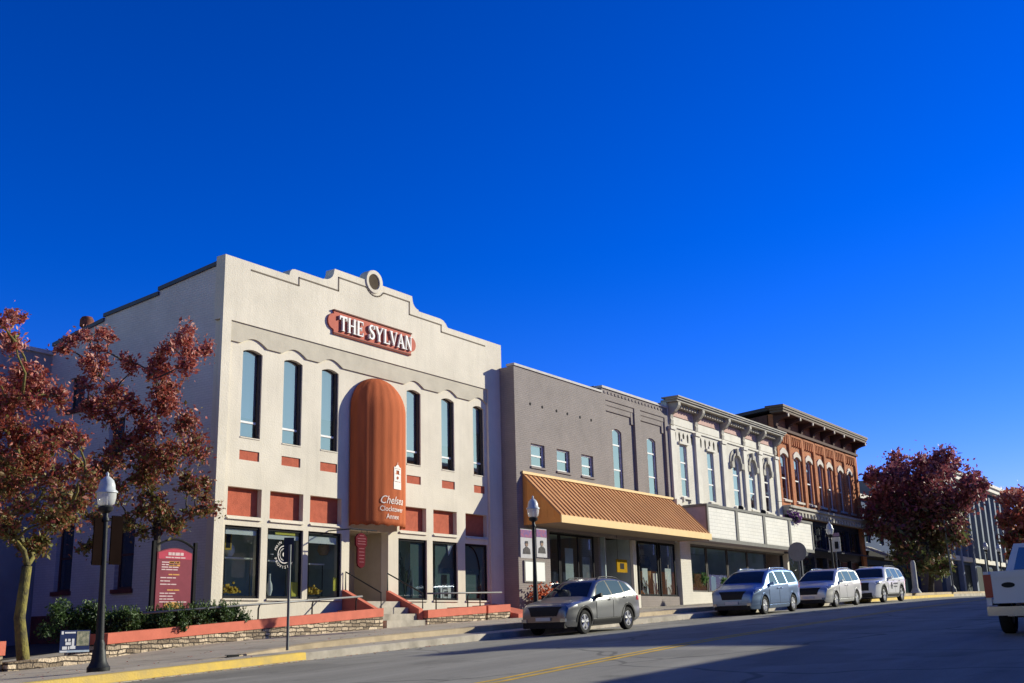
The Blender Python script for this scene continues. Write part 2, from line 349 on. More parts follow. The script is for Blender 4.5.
EDGE = stonework('edging_stone', .5, .11)
def asphalt():
    m, t, b = new_mat('asphalt'); L = t.links.new; b.inputs['Roughness'].default_value = .86; b.inputs['Specular IOR Level'].default_value = .35
    g = N(t, 'ShaderNodeNewGeometry'); mp = N(t, 'ShaderNodeMapping'); mp.inputs['Scale'].default_value = (.10, .75, 1); L(g.outputs['Position'], mp.inputs[0])
    n1 = N(t, 'ShaderNodeTexNoise', Scale=1.4, Detail=7, Roughness=.65); L(mp.outputs[0], n1.inputs['Vector'])
    cr = N(t, 'ShaderNodeValToRGB'); e = cr.color_ramp; e.elements[0].position = .3; e.elements[0].color = (.20,.188,.160,1); e.elements[1].position = .72; e.elements[1].color = (.31,.292,.250,1)
    L(n1.outputs['Fac'], cr.inputs[0])
    n2 = N(t, 'ShaderNodeTexNoise', Scale=55, Detail=3); L(g.outputs['Position'], n2.inputs['Vector'])
    mr = N(t, 'ShaderNodeMapRange'); mr.inputs['To Min'].default_value = .7; mr.inputs['To Max'].default_value = 1.3; L(n2.outputs['Fac'], mr.inputs['Value'])
    mx = N(t, 'ShaderNodeMix', data_type='RGBA', blend_type='MULTIPLY'); mx.inputs['Factor'].default_value = 1; L(cr.outputs[0], mx.inputs['A']); L(mr.outputs[0], mx.inputs['B'])
    # older patches and oil stains
    n3 = N(t, 'ShaderNodeTexNoise', Scale=.35, Detail=3, Roughness=.5); L(g.outputs['Position'], n3.inputs['Vector'])
    m3 = N(t, 'ShaderNodeMapRange'); m3.inputs['From Min'].default_value = .54; m3.inputs['From Max'].default_value = .58; m3.inputs['To Min'].default_value = 1.0; m3.inputs['To Max'].default_value = .80; L(n3.outputs['Fac'], m3.inputs['Value'])
    n4 = N(t, 'ShaderNodeTexNoise', Scale=1.7, Detail=5, Roughness=.7); L(g.outputs['Position'], n4.inputs['Vector'])
    m4 = N(t, 'ShaderNodeMapRange'); m4.inputs['From Min'].default_value = .58; m4.inputs['From Max'].default_value = .78; m4.inputs['To Min'].default_value = 1.0; m4.inputs['To Max'].default_value = .62; L(n4.outputs['Fac'], m4.inputs['Value'])
    q34 = N(t, 'ShaderNodeMath', operation='MULTIPLY'); L(m3.outputs[0], q34.inputs[0]); L(m4.outputs[0], q34.inputs[1])
    m5 = N(t, 'ShaderNodeMix', data_type='RGBA', blend_type='MULTIPLY'); m5.inputs['Factor'].default_value = 1; L(mx.outputs['Result'], m5.inputs['A']); L(q34.outputs[0], m5.inputs['B']); mx = m5
    # sealed cracks: thin dark wandering lines
    nz = N(t, 'ShaderNodeTexNoise', Scale=.45, Detail=2); L(g.outputs['Position'], nz.inputs['Vector'])
    vs = N(t, 'ShaderNodeVectorMath', operation='SCALE'); vs.inputs['Scale'].default_value = 1.6; L(nz.outputs['Color'], vs.inputs[0])
    va = N(t, 'ShaderNodeVectorMath', operation='ADD'); L(g.outputs['Position'], va.inputs[0]); L(vs.outputs[0], va.inputs[1])
    vo = N(t, 'ShaderNodeTexVoronoi', feature='DISTANCE_TO_EDGE', Scale=.16); L(va.outputs[0], vo.inputs['Vector'])
    cm = N(t, 'ShaderNodeMapRange'); cm.inputs['From Min'].default_value = .004; cm.inputs['From Max'].default_value = .009; cm.inputs['To Min'].default_value = .55; L(vo.outputs['Distance'], cm.inputs['Value'])
    m2 = N(t, 'ShaderNodeMix', data_type='RGBA', blend_type='MULTIPLY'); m2.inputs['Factor'].default_value = 1; L(mx.outputs['Result'], m2.inputs['A']); L(cm.outputs[0], m2.inputs['B'])
    L(m2.outputs['Result'], b.inputs['Base Color'])
    bp = N(t, 'ShaderNodeBump', Strength=.5, Distance=.012); L(n2.outputs['Fac'], bp.inputs['Height']); L(bp.outputs[0], b.inputs['Normal'])
    return m
ASPH = asphalt()
# ---------------------------------------------------------------- ground, road, kerbs, sidewalk
_xs = [-200,-60,0,13,20,28,36,44,52,60,70,85,120,400,2500]; _zs = [-3,-1.8,.2,.76,1.09,1.38,1.67,1.94,2.19,2.4,2.64,2.9,3.3,3.4,3.4]
_gx = np.arange(-200, 2500, 1.0); _gz = np.interp(_gx, _xs, _zs); _k = np.ones(9)/9
_gz = np.convolve(np.pad(_gz, 4, 'edge'), _k, 'valid')
def zr(x): return float(np.interp(x, _gx, _gz))
def sm(x, a, b): t = min(1, max(0, (x-a)/(b-a))); return t*t*(3-2*t)
def up(x): return .15*sm(x, 14.5, 19)
def zs(x, y=20): return zr(x) + .15 + up(x) - .055*min(1, max(0, (y-18)/4))*(1-.5*sm(x,18,26))   # walking surface
KY = 17.0
def sheet(xs, prof):
    """prof(x) -> list of (y, z); swept along xs"""
    mb = MB(); rows = [prof(x) for x in xs]; n = len(rows[0])
    vs = [(x, p[0], p[1]) for x, r in zip(xs, rows) for p in r]
    fs = [(i*n+j, (i+1)*n+j, (i+1)*n+j+1, i*n+j+1) for i in range(len(xs)-1) for j in range(n-1)]
    mb.add(vs, fs); return mb
XF = list(np.arange(-60, 160, 1.0)) + list(np.arange(160, 620, 20.0))
GRASS = mat('dry_ground', (.13,.11,.075), .95, .2, .5)
struct(sheet([-1500,-200,-60]+XF[1:]+[900,2500], lambda x: [(-1500, zr(x)-.45), (0, zr(x)-.40), (25, zr(x)-.40), (1500, zr(x)-.45)]), 'ground', GRASS, normals=False)
struct(sheet(XF, lambda x: [(2.2, zr(x)-.03), (6, zr(x)), (10, zr(x)+.03), (14, zr(x)), (KY+.02, zr(x)-.01)]), 'road', ASPH, normals=False)
struct(sheet(XF, lambda x: [(KY, zr(x)-.05), (KY+.015, zr(x)+.14), (KY+.03, zr(x)+.15), (KY+.2, zr(x)+.152), (KY+.2, zr(x)-.05)]), 'kerb', CONCL, normals=False)
struct(sheet(XF, lambda x: [(KY+.2, zr(x)+.145), (KY+.85, zr(x)+.165)]), 'verge', CONC, normals=False)
XU = [x for x in XF if x >= 14]
struct(sheet(XU, lambda x: [(KY+.82, zr(x)+.05), (KY+.835, zr(x)+.14+up(x)), (KY+.85, zr(x)+.15+up(x)), (KY+1.02, zr(x)+.155+up(x))]), 'step_kerb', CONCT, normals=False)
struct(sheet(XF, lambda x: [(KY+.83, zs(x,18)-.004), (18.5, zs(x,18.5)-.003), (20, zs(x,20)), (23.6, zs(x,23.6)), (26, zs(x,26))]), 'sidewalk', CONC, normals=False)
struct(sheet([-60+2*i for i in range(45)], lambda x: [(26, zs(x,26)), (60, zs(x,26)+.1)]), 'yard', mat('yard_soil', (.10,.085,.07), .95, .2, 2, .4, 20), normals=False)
struct(sheet(XF, lambda x: [(2.2, zr(x)-.1), (2.19, zr(x)+.11), (2.0, zr(x)+.12), (-3.6, zr(x)+.16)]), 'far_sidewalk', CONC, normals=False)
def kpaint(a, b, name):
    xs = list(np.arange(a, b, .5))+[b]
    return struct(sheet(xs, lambda x: [(KY-.004, zr(x)+.01), (KY+.010, zr(x)+.146), (KY+.027, zr(x)+.156), (KY+.205, zr(x)+.158)]), name, YPAINT, normals=False)
kpaint(-20, 17.15, 'kerb_paint'); kpaint(52.0, 73.0, 'kerb_paint')
def line(a, b, y0, y1, m, name='road_marking'):
    xs = list(np.arange(a, b, 1.0))+[b]
    f = lambda x, y: zr(x) + float(np.interp(y, [2.2,6,10,14,17], [-.03,0,.03,0,-.01])) + .004
    return struct(sheet(xs, lambda x: [(y0, f(x,y0)), (y1, f(x,y1))]), name, m, normals=False)
def cline(o, w=.11):
    xs = list(np.arange(-40, 160, 1.0)); yc = lambda x: float(np.interp(x, [-40,13,20,27,37,160], [7.9,9.05,9.58,9.88,10.25,10.6]))+o
    f = lambda x, y: zr(x) + float(np.interp(y, [2.2,6,10,14,17], [-.03,0,.03,0,-.01])) + .004
    return struct(sheet(xs, lambda x: [(yc(x), f(x,yc(x))), (yc(x)+w, f(x,yc(x)+w))]), 'road_marking', YLINE, normals=False)
cline(0); cline(.23)
for x in (19.2, 25.4, 32.2, 38.3, 45.0, 52.2): line(x, x+.1, 14.75, 16.9, WLINE)
# joints scored across the sidewalk
jm = mat('joint_shadow_groove', (.16,.145,.125), .95, .2, 2)
jb = MB()
for x in np.arange(-8, 80, 1.8):
    jb.add([(x, KY+1.03, zs(x,18)+.004), (x+.03, KY+1.03, zs(x,18)+.004), (x+.03, 22.25, zs(x,22.25)+.004), (x, 22.25, zs(x,22.25)+.004)], [(0,1,2,3)])
struct(jb, 'sidewalk_joints', jm, normals=False)

# ================================================================ THE CREAM TWO-STOREY BUILDING
FY = 24.0
def arch(x0, x1, z0, z1, rise=.09, n=8):
    pts = [(x0, z0), (x1, z0)]
    for i in range(n+1):
        t = i/n; pts.append((x1+(x0-x1)*t, z1 + rise*(1-(2*t-1)**2)))
    return pts
def rect(x0, x1, z0, z1): return [(x0,z0),(x1,z0),(x1,z1),(x0,z1)]
syl = empty('cream_building', (20.56, FY, zs(20.56, 24)-.1), 'cream stucco building with a stepped parapet, red panels and a tall rounded orange awning', 'building')
WX = [(21.37,22.13),(23.01,23.79),(24.64,25.40),(28.80,29.56),(30.74,31.49),(32.65,33.33)]
LX = [(21.0,22.27),(22.60,23.95),(24.24,25.62),(28.42,29.85),(30.24,31.58),(32.10,33.42)]
Z0, ZT = 1.2, 12.30
wall_out = [(20.56,Z0),(26.0,Z0),(26.0,4.62),(27.86,4.62),(27.86,Z0),(34.42,Z0),(34.42,10.322),(20.56,10.322)]
holes = [arch(a,b,7.0,9.53) for a,b in WX] + [rect(a,b,6.34,6.62) for a,b in WX] + [rect(a,b,4.74,5.55) for a,b in LX] + [rect(a-.05,b+.03,2.47,4.47) for a,b in LX]
mb = MB(); mb.plate(wall_out, holes, FY, FY+.30, back=False)
mb.build('front_wall', CREAM, syl)
# stepped top
def scoop(xa, za, xb, zb, n=5):                  # concave quarter between steps
    return [(xa+(xb-xa)*math.sin(t*math.pi/2/n), za+(zb-za)*(1-math.cos(t*math.pi/2/n))) for t in range(n+1)]
L_ = [(20.56, ZT), (23.12, ZT)] + [(23.16,12.44),(23.24,12.52),(23.36,12.55)] + [(24.62,12.55)] + scoop(24.66,12.57,25.12,12.96) + [(25.14,13.03)]
R_ = [(29.10,13.03)] + scoop(29.46,12.60,29.12,12.96)[::-1] + [(29.48,12.55),(30.72,12.55)] + [(30.90,12.52),(31.06,12.42),(31.14,12.32),(31.18,ZT),(34.42,ZT)]
cx_m, cz_m, r_m = 27.12, 13.08, .40
med = [(cx_m + r_m*math.cos(t), cz_m + r_m*math.sin(t)) for t in np.linspace(math.pi+.12, -.12, 15)]
top = L_ + med + R_
def pr(pts, d): k = (FY-d)/FY; return [(x*k, 1.5+(z-1.5)*k) for x, z in pts]
PX0, PX1 = 20.475, 34.44
pt = pr(top, .10); pt[0] = (PX0, pt[0][1]); pt[-1] = (PX1, pt[-1][1])
MB().plate([(PX0,10.33),(PX1,10.33)] + pt[::-1], [], FY-.10, FY+.28).build('parapet', CREAM, syl)
med_in = [(cx_m + .52*math.cos(t), cz_m - .02 + .50*math.sin(t)) for t in np.linspace(math.pi+.62, 2*math.pi-.62, 9)]
gl_ = [(21.57,12.06),(23.54,12.06),(23.54,12.32),(25.33,12.32),(25.33,12.78),(26.62,12.78)] + med_in + [(27.62,12.78),(28.95,12.78),(28.95,12.32),(30.77,12.32),(30.77,12.06),(33.5,12.06)]
gl_ = pr(gl_, .10); gm = MB()
for (xa, za), (xb, zb) in zip(gl_[:-1], gl_[1:]):
    d = Vector((xb-xa, zb-za)); n_ = Vector((-d.y, d.x)).normalized()*.022; e = d.normalized()*.016
    gm.hexa([(xa-e.x-n_.x, FY-.112, za-e.y-n_.y), (xb+e.x-n_.x, FY-.112, zb+e.y-n_.y), (xb+e.x+n_.x, FY-.112, zb+e.y+n_.y), (xa-e.x+n_.x, FY-.112, za-e.y+n_.y),
             (xa-e.x-n_.x, FY-.0995, za-e.y-n_.y), (xb+e.x-n_.x, FY-.0995, zb+e.y-n_.y), (xb+e.x+n_.x, FY-.0995, zb+e.y+n_.y), (xa-e.x+n_.x, FY-.0995, za-e.y+n_.y)])
gm.build('parapet_moulding', mat('brown_moulding',(.17,.135,.10),.85,.1,5), syl)
MB().plate([(PX0,Z0),(20.80,Z0),(20.80,10.329),(PX0,10.329)], [], FY-.10, FY+.02).build('corner_pier', CREAM, syl)
MB().plate([(33.50,Z0),(PX1,Z0),(PX1,10.329),(33.50,10.329)], [], FY-.10, FY+.02).build('corner_pier', CREAM, syl)
cx_m, cz_m = cx_m*.993, 1.5+(cz_m-1.5)*.993
ring = MB()
ring.lathe([(.41,.30),(.41,.02),(.39,-.0),(.285,-.0),(.27,.02),(.26,.06)], (cx_m, FY-.14, cz_m), 24, 'y', caps=False)
ring.build('medallion', CREAM, syl, smooth=True, sharp=35)
MB().lathe([(.268,.03),(.268,.08)], (cx_m, FY-.14, cz_m), 24, 'y').build('medallion_glass', mat('tinted_disc',(.09,.07,.05),.95,.1,4,spec=.02), syl)
# scalloped taupe band
bt = [(20.81,10.327),(20.81,9.74)]
for a, b in WX:
    c = (a+b)/2; w = .52
    bt += [(c-w, 9.74)] + [(c-w + 2*w*t, 9.75 + .19*(.5-.5*math.cos(2*math.pi*t))**.55) for t in np.linspace(.08,.92,9)] + [(c+w, 9.74)]
bt = [p for p in bt if not (25.9 < p[0] < 28.4)]
bt += [(33.49,9.74),(33.49,10.327)]
MB().plate(bt, [], FY-.055, FY+.02).build('scalloped_band', CREAM_T, syl)
def window(parent, x0, x1, z0, z1, y, bars=(), fr=BRONZE, w=.06, blind=None, gl=GL, vert=(), name='window', arch_r=0, d=.05):
    """frame + pane (+ blind) set at depth y; bars are rails at given heights"""
    out = arch(x0,x1,z0,z1,arch_r) if arch_r else rect(x0,x1,z0,z1)
    inn = arch(x0+w,x1-w,z0+w,z1-w*.6,arch_r) if arch_r else rect(x0+w,x1-w,z0+w,z1-w)
    f = MB(); f.plate(out, [inn], y, y+d)
    for b in bars: f.box(x0+w, x1-w, y+.004, y+d-.004, b-w*.45, b+w*.45)
    for b in vert: f.box(b-w*.4, b+w*.4, y+.006, y+d-.006, z0+w, z1-w)
    fo = f.build(name, fr, parent)
    zt = z1+arch_r
    MB().quad((x0+.01,y+d*.5,z0+.01),(x1-.01,y+d*.5,z0+.01),(x1-.01,y+d*.5,zt-.01),(x0+.01,y+d*.5,zt-.01)).build('pane', gl, fo, normals=False)
    if blind:
        MB().box(x0+.02,x1-.02,y+.06,y+.07,blind,zt-.01).build('blind', BLIND, fo)
    return fo
for i, (a, b) in enumerate(WX):
    window(syl, a, b, 7.0, 9.53, FY+.13, bars=(), w=.05, blind=(7.6,7.5,8.0,7.55,7.9,8.6)[i], arch_r=.09, fr=BRONZE)
    MB().box(a+.045,b-.045,FY+.12,FY+.15,7.44,7.50).build('meeting_rail', WFRAME, syl)
    MB().box(b-.07, b-.003, FY+.05, FY+.13, 7.01, 9.53).build('jamb_liner', BRONZE, syl)
    MB().box(a+.0, b-.0, FY-.02, FY+.28, 6.97, 7.004).build('sill', CREAM, syl)
    MB().box(a+.002, b-.002, FY+.03, FY+.08, 6.342, 6.618).build('red_tile', RED_PANEL, syl)
MB().plate(rect(20.7,34.3,6.7,10.0), [], FY+.62, FY+.66).build('inner_wall', ROOMD, syl)
for i, (a, b) in enumerate(LX):
    MB().box(a+.002, b-.002, FY+.17, FY+.22, 4.742, 5.548).build('red_panel', RED_PANEL, syl)
    MB().hexa([(a,FY-.06,4.64),(b,FY-.06,4.64),(b,FY-.002,4.64),(a,FY-.002,4.64),(a-.02,FY-.05,4.68),(b+.02,FY-.05,4.68),(b,FY+.17,4.76),(a,FY+.17,4.76)]).build('sill', CREAM, syl)
    fo = window(syl, a-.05, b+.03, 2.47, 4.47, FY+.06, fr=DARK, w=.075, gl=GLS, name='shop_window')
    MB().box(a-.05, b+.03, FY-.05, FY+.06, 2.42, 2.472).build('sill', CREAM, syl)
# rooms behind the shop windows
def room(parent, x0, x1, y0, y1, z0, z1, m, name='shop_room', floor=None):
    r = MB(); r.box(x0,x1,y1,y1+.05,z0,z1); r.box(x0-.05,x0,y0,y1,z0,z1); r.box(x1,x1+.05,y0,y1,z0,z1); r.box(x0,x1,y0,y1,z0-.05,z0); r.box(x0,x1,y0,y1,z1,z1+.05)
    return r.build(name, m, parent)
room(syl, 20.75, 25.75, FY+.24, FY+2.2, 2.36, 4.6, ROOMD); room(syl, 28.1, 33.9, FY+.24, FY+1.0, 2.36, 4.6, ROOMT)
# recessed entrance under the awning
e = MB(); e.box(25.98,26.02,FY+.3,FY+1.5,1.9,4.62); e.box(27.84,27.88,FY+.3,FY+1.5,1.9,4.62); e.box(25.98,27.88,FY+.3,FY+1.5,4.60,4.64)
e.build('entrance_recess', mat('beige_jamb',(.40,.34,.26),.85,.08,2), syl)
MB().box(26.02,27.84,FY+1.46,FY+1.5,2.4,4.6).build('back_panel', mat('beige_wall',(.38,.32,.24),.85,.08,2), syl)
dr = MB(); dr.box(26.1,26.16,FY+1.40,FY+1.46,2.45,4.5); dr.box(27.0,27.06,FY+1.40,FY+1.46,2.45,4.5); dr.box(26.1,27.06,FY+1.40,FY+1.46,4.44,4.5); dr.box(26.1,27.06,FY+1.40,FY+1.46,2.45,2.7)
dd = dr.build('door', DARK, syl); MB().box(26.16,27.0,FY+1.42,FY+1.44,2.7,4.44).build('pane', GLD, dd); MB().tube([(26.95,FY+1.36,3.2),(26.95,FY+1.36,3.8)],.015).build('handle', DARKM, dd)
# side wall, roof and wing
sw = MB(); SIDE = [(24.3,1.0),(32.25,1.0),(32.25,10.85),(29.58,11.24),(29.58,11.38),(26.92,11.60),(26.92,11.74),(24.3,12.02)]
swin = [[(27.4,2.86),(28.25,2.86),(28.25,4.85),(27.4,4.85)],[(30.35,2.9),(31.2,2.9),(31.2,4.9),(30.35,4.9)],
        [(28.2,6.7),(28.95,6.7),(28.95,8.0),(28.2,8.0)],[(30.35,8.55),(31.15,8.55),(31.15,9.6),(30.35,9.6)],[(25.2,2.86),(25.9,2.86),(25.9,4.3),(25.2,4.3)]][:4]
sw.plate(SIDE, swin, 20.56, 20.86, axis='x'); sw.box(20.575, 20.86, FY+.29, FY+.302, 1.0, 12.0); sw.build('side_wall', CREAM_SIDE, syl)
MB().box(20.53, 20.558, FY-.06, 32.2, 1.0, 2.2).build('base_band', REDBRICK_BASE, syl)
for h in swin:
    y0, y1 = h[0][0], h[1][0]; z0, z1 = h[0][1], h[2][1]
    fr = MB(); fr.plate([(y0,z0),(y1,z0),(y1,z1),(y0,z1)], [[(y0+.07,z0+.07),(y1-.07,z0+.07),(y1-.07,z1-.07),(y0+.07,z1-.07)]], 20.70, 20.76, axis='x'); fr.box(20.71,20.75,y0+.07,y1-.07,(z0+z1)/2-.03,(z0+z1)/2+.03)
    fo = fr.build('side_window', mat('maroon_sash',(.10,.045,.04),.6,.1,4) if z0 < 5 else BRONZE, syl)
    MB().box(20.725,20.735,y0+.02,y1-.02,z0+.02,z1-.02).build('pane', GLD, fo)
    MB().box(20.48,20.70,y0-.05,y1+.05,z0-.12,z0).build('side_sill', REDBRICK_BASE, syl)
cp = MB()
for (a,za),(b,zb) in (((24.25,12.02),(26.95,11.74)),((26.93,11.60),(29.6,11.38)),((29.58,11.24),(32.25,10.85))):
    cp.hexa([(20.50,a,za),(20.92,a,za),(20.92,b,zb),(20.50,b,zb),(20.50,a,za+.12),(20.92,a,za+.12),(20.92,b,zb+.12),(20.50,b,zb+.12)])
cp.build('flashing', CAPMETAL, syl)
MB().box(20.86,34.3,FY+.3,32.2,10.4,10.5).build('roof', ROOFING, syl)
MB().box(34.12,34.42,FY+.3,32.2,1.2,11.3).build('party_wall', CREAM_SIDE, syl)
wg = MB(); wg.box(8,20.85,32.25,40,1.0,10.55); wg.build('rear_wing', WING, syl); MB().box(7.9,20.86,32.15,40.05,10.55,10.68).build('wing_coping', STONECAP, syl)
def vent(x, y, z, h, r, lab, m):
    o = empty('roof_vent', (x,y,z), lab, 'roof vent'); 
    MB().lathe([(r*.55,z),(r*.55,z+h*.45),(r*.6,z+h*.5)], (x,y,0), 12).build('pipe', STONECAP, o, smooth=True, sharp=40)
    MB().lathe([(r*.7,z+h*.42),(r,z+h*.5),(r,z+h*.85),(r*.75,z+h),(.01,z+h*1.04)], (x,y,0), 12).build('cap', m, o, smooth=True, sharp=40)
vent(20.75, 30.8, 11.02, .62, .22, 'rusty round roof vent on the parapet of the cream building', mat('rust',(.20,.075,.05),.9,.35,8))
vent(19.1, 32.7, 10.6, .42, .16, 'small grey roof vent at the corner of the low rear wing', DARKM)
# tall orange awning, half an ellipse in plan with a domed top
aw = MB(); ca, cb, cxa = 1.23, .73, 27.15; nA = 40
levels = [(4.72, 1.0)] + [(z, 1.0) for z in np.linspace(4.9, 8.5, 10)] + [(8.5+1.16*math.sin(t), math.cos(t)) for t in np.linspace(.12, 1.5, 10)]
vs = []
for z, s in levels:
    for k in range(nA+1):
        t = math.pi*k/nA; rib = 1 + .011*math.cos(t*nA*.5)
        vs.append((cxa - ca*s*rib*math.cos(t), FY - .06 - cb*s*rib*math.sin(t), z + (.05*abs(math.sin(t*9)) if z == 4.72 else 0)))
n = nA+1
fs = [(i*n+k, i*n+k+1, (i+1)*n+k+1, (i+1)*n+k) for i in range(len(levels)-1) for k in range(nA)]
aw.add(vs, fs); awn = aw.build('awning', CANVAS, syl, smooth=True); awn['label'] = 'tall rounded orange canvas awning with a white clock tower logo'
am = bpy.data.objects['awning'].modifiers.new('s', 'SOLIDIFY'); am.thickness = .02
def on_awn(mb, xc):                                   # wrap a flat print (x about 0) round the awning
    out = []
    for x, y, z in mb.v:
        q = xc + x; c = max(-1, min(1, (cxa-q)/ca)); out.append((q, FY-.06-(cb+.016)*math.sqrt(max(0,1-c*c))*1.004, z))
    mb.v = out; return mb
def wrap_text(txt, size, z, xc, **k):
    m = text_mb(txt, size, 0, Matrix.Rotation(math.pi/2, 4, 'X'), **k); m.v = [(x, y, w+z) for x, y, w in m.v]; return on_awn(m, xc)
lc = 27.16
for txt, size, z, sh in (('Chelsea', .36, 5.55, .35), ('Clocktower', .23, 5.27, 0), ('Annex', .23, 5.03, 0)):
    wrap_text(txt, size, z, lc, shear=sh).build('awning_lettering', LOGO, awn, normals=False)
lg = MB()
def flat(mb, pts): return mb.add([(x, 0, z) for x, z in pts], [tuple(range(len(pts)))])
flat(lg, rect(-.20,.20,5.95,6.28)); flat(lg, rect(-.17,.17,6.30,6.62)); flat(lg, rect(-.17,-.08,6.64,6.86)); flat(lg, rect(.08,.17,6.64,6.86)); flat(lg, rect(-.08,.08,6.80,6.86)); flat(lg, [(-.19,6.88),(.19,6.88),(.03,7.06),(-.03,7.06)]); flat(lg, rect(-.008,.008,7.06,7.16))
flat(lg, rect(-.19,-.15,6.28,6.95)); flat(lg, rect(.15,.19,6.28,6.95))
lg.v = [(x*1.05, y, 5.95+(z-5.95)*.72-.02) for x, y, z in lg.v]; on_awn(lg, 27.40).build('awning_logo', LOGO, awn, normals=False)
# clock ring holes read as orange: a small printed disc
dk = MB(); flat(dk, [(.05*math.cos(t), 6.30+.05*math.sin(t)) for t in np.linspace(0, 2*math.pi, 13)[:-1]]); 
for p in range(len(dk.v)): pass
o = on_awn(dk, 27.40); o.v = [(x, y-.006, z) for x, y, z in o.v]; o.build('logo_clock', CANVAS, awn, normals=False)
# ---- name board
sg = empty('name_board', (27.12, FY-.1, 11.25), 'red name board with white raised serif letters reading THE SYLVAN high on the cream wall', 'sign')
zl, zh = 10.77, 11.54
SH = -.215
bo = [(25.18,zl),(29.06,zl),(29.06,zl+.12)] + [(29.06+.26*math.sin(t), 11.18-.26*math.cos(t)) for t in np.linspace(.1,math.pi-.1,9)] + [(29.06,zh-.12),(29.06,zh),(25.18,zh),(25.18,zh-.12)] + [(25.18-.26*math.sin(t), 11.18+.26*math.cos(t)) for t in np.linspace(.1,math.pi-.1,9)] + [(25.18,zl+.12)]
bo = [(x+SH, z) for x, z in bo]
MB().plate(bo, [], FY-.165, FY-.102).build('board', SIGNRED, sg)
tr = MB(); tr.box(25.16+SH,29.08+SH,FY-.20,FY-.10,zh,zh+.04); tr.box(25.18+SH,29.06+SH,FY-.18,FY-.165,zl+.02,zl+.05); tr.build('top_rail', mat('dark_red_trim',(.14,.045,.03),.7,.1,4), sg)
H = .46
def quadp(pts): return pts
def stem(x, w=.10): return [[(x,0),(x+w,0),(x+w,1),(x,1)]]
def serif(x, w, z): return [[(x-.05,z),(x+w+.05,z),(x+w+.05,z+.05),(x-.05,z+.05)]]
def glyph(c):
    T = []
    st = .16
    if c == 'T': T = [[(0,.88),(.72,.88),(.72,1),(0,1)], [(0,.72),(.06,.72),(.09,.88),(0,.88)], [(.72,.72),(.66,.72),(.63,.88),(.72,.88)]] + stem(.28,st) + serif(.28,st,0); w = .72
    elif c == 'H': T = stem(.05,st)+stem(.57,st)+serif(.05,st,0)+serif(.05,st,.95)+serif(.57,st,0)+serif(.57,st,.95)+[[(.2,.46),(.6,.46),(.6,.54),(.2,.54)]]; w = .80
    elif c == 'E': T = stem(.05,st)+[[(0,0),(.62,0),(.62,.07),(0,.07)],[(0,.93),(.60,.93),(.60,1),(0,1)],[(.2,.47),(.46,.47),(.46,.54),(.2,.54)],[(.56,.07),(.62,.07),(.62,.25),(.59,.25)],[(.54,.93),(.60,.93),(.60,.76),(.57,.76)],[(.42,.36),(.46,.36),(.46,.64),(.42,.64)]]; w = .68
    elif c == 'L': T = stem(.05,st)+serif(.05,st,.95)+[[(0,0),(.62,0),(.62,.07),(0,.07)],[(.55,.07),(.62,.07),(.62,.28),(.59,.28)]]; w = .64
    elif c == 'Y': T = [[(.0,.97),(.19,.97),(.46,.45),(.30,.42)],[(.66,.97),(.74,.97),(.46,.42),(.40,.47)],[(.30,0),(.46,0),(.46,.47),(.30,.45)]]+serif(.30,st,0)+[[(-.06,.95),(.25,.95),(.25,1),(-.06,1)],[(.58,.95),(.82,.95),(.82,1),(.58,1)]]; w = .78
    elif c == 'V': T = [[(.0,.97),(.20,.97),(.46,.02),(.36,.02)],[(.64,.97),(.72,.97),(.43,.02),(.38,.02)],[(-.06,.95),(.26,.95),(.26,1),(-.06,1)],[(.56,.95),(.80,.95),(.80,1),(.56,1)]]; w = .76
    elif c == 'A': T = [[(.06,.03),(.14,.03),(.42,1),(.34,1)],[(.58,.03),(.78,.03),(.44,1),(.34,1)],[(.2,.30),(.6,.30),(.58,.37),(.22,.37)],[(-.02,0),(.22,0),(.22,.05),(-.02,.05)],[(.52,0),(.84,0),(.84,.05),(.52,.05)]]; w = .82
    elif c == 'N': T = [[(.08,0),(.15,0),(.15,1),(.08,1)],[(.63,0),(.70,0),(.70,1),(.63,1)],[(.04,1),(.24,1),(.70,0),(.58,0)],[(0,0),(.23,0),(.23,.05),(0,.05)],[(.55,.95),(.78,.95),(.78,1),(.55,1)]]; w = .78
    elif c == 'S':
        P = [(.52,.78),(.49,.90),(.38,.96),(.24,.95),(.12,.87),(.09,.74),(.16,.62),(.32,.52),(.46,.41),(.52,.27),(.46,.12),(.32,.04),(.18,.05),(.08,.14),(.05,.28)]
        Wd = [.02,.04,.045,.05,.07,.085,.09,.10,.09,.085,.07,.05,.045,.04,.02]
        for i in range(len(P)-1):
            a, b = Vector(P[i]), Vector(P[i+1]); d = (b-a).normalized(); nn = Vector((-d.y, d.x))
            T.append([tuple(a-nn*Wd[i]-d*.012), tuple(b-nn*Wd[i+1]+d*.012), tuple(b+nn*Wd[i+1]+d*.012), tuple(a+nn*Wd[i]-d*.012)])
        T += [[(.49,.72),(.56,.72),(.55,.98),(.49,.98)],[(.0,.02),(.07,.02),(.08,.32),(.01,.32)]]; w = .60
    return T, w
x = 25.17; sc = H*1.09
widths = []
for c in 'THE SYLVAN':
    if c == ' ': x += .20; continue
    T, w = glyph(c); lm = MB()
    k = .80 if c in 'LVA' else .84
    for j, poly in enumerate(T):
        dy = .0012*j
        pts = [(x+p[0]*sc*.94, 10.91+p[1]*sc) for p in poly]
        area = sum(pts[i][0]*pts[(i+1)%4][1]-pts[(i+1)%4][0]*pts[i][1] for i in range(4))
        if area < 0: pts = pts[::-1]
        lm.hexa([(px, FY-.245-dy, pz) for px, pz in pts] + [(px, FY-.18, pz) for px, pz in pts])
    lm.build('raised_letter', WHITE, sg)
    x += w*sc*.94 + (.02 if c in 'LVA' else .055)
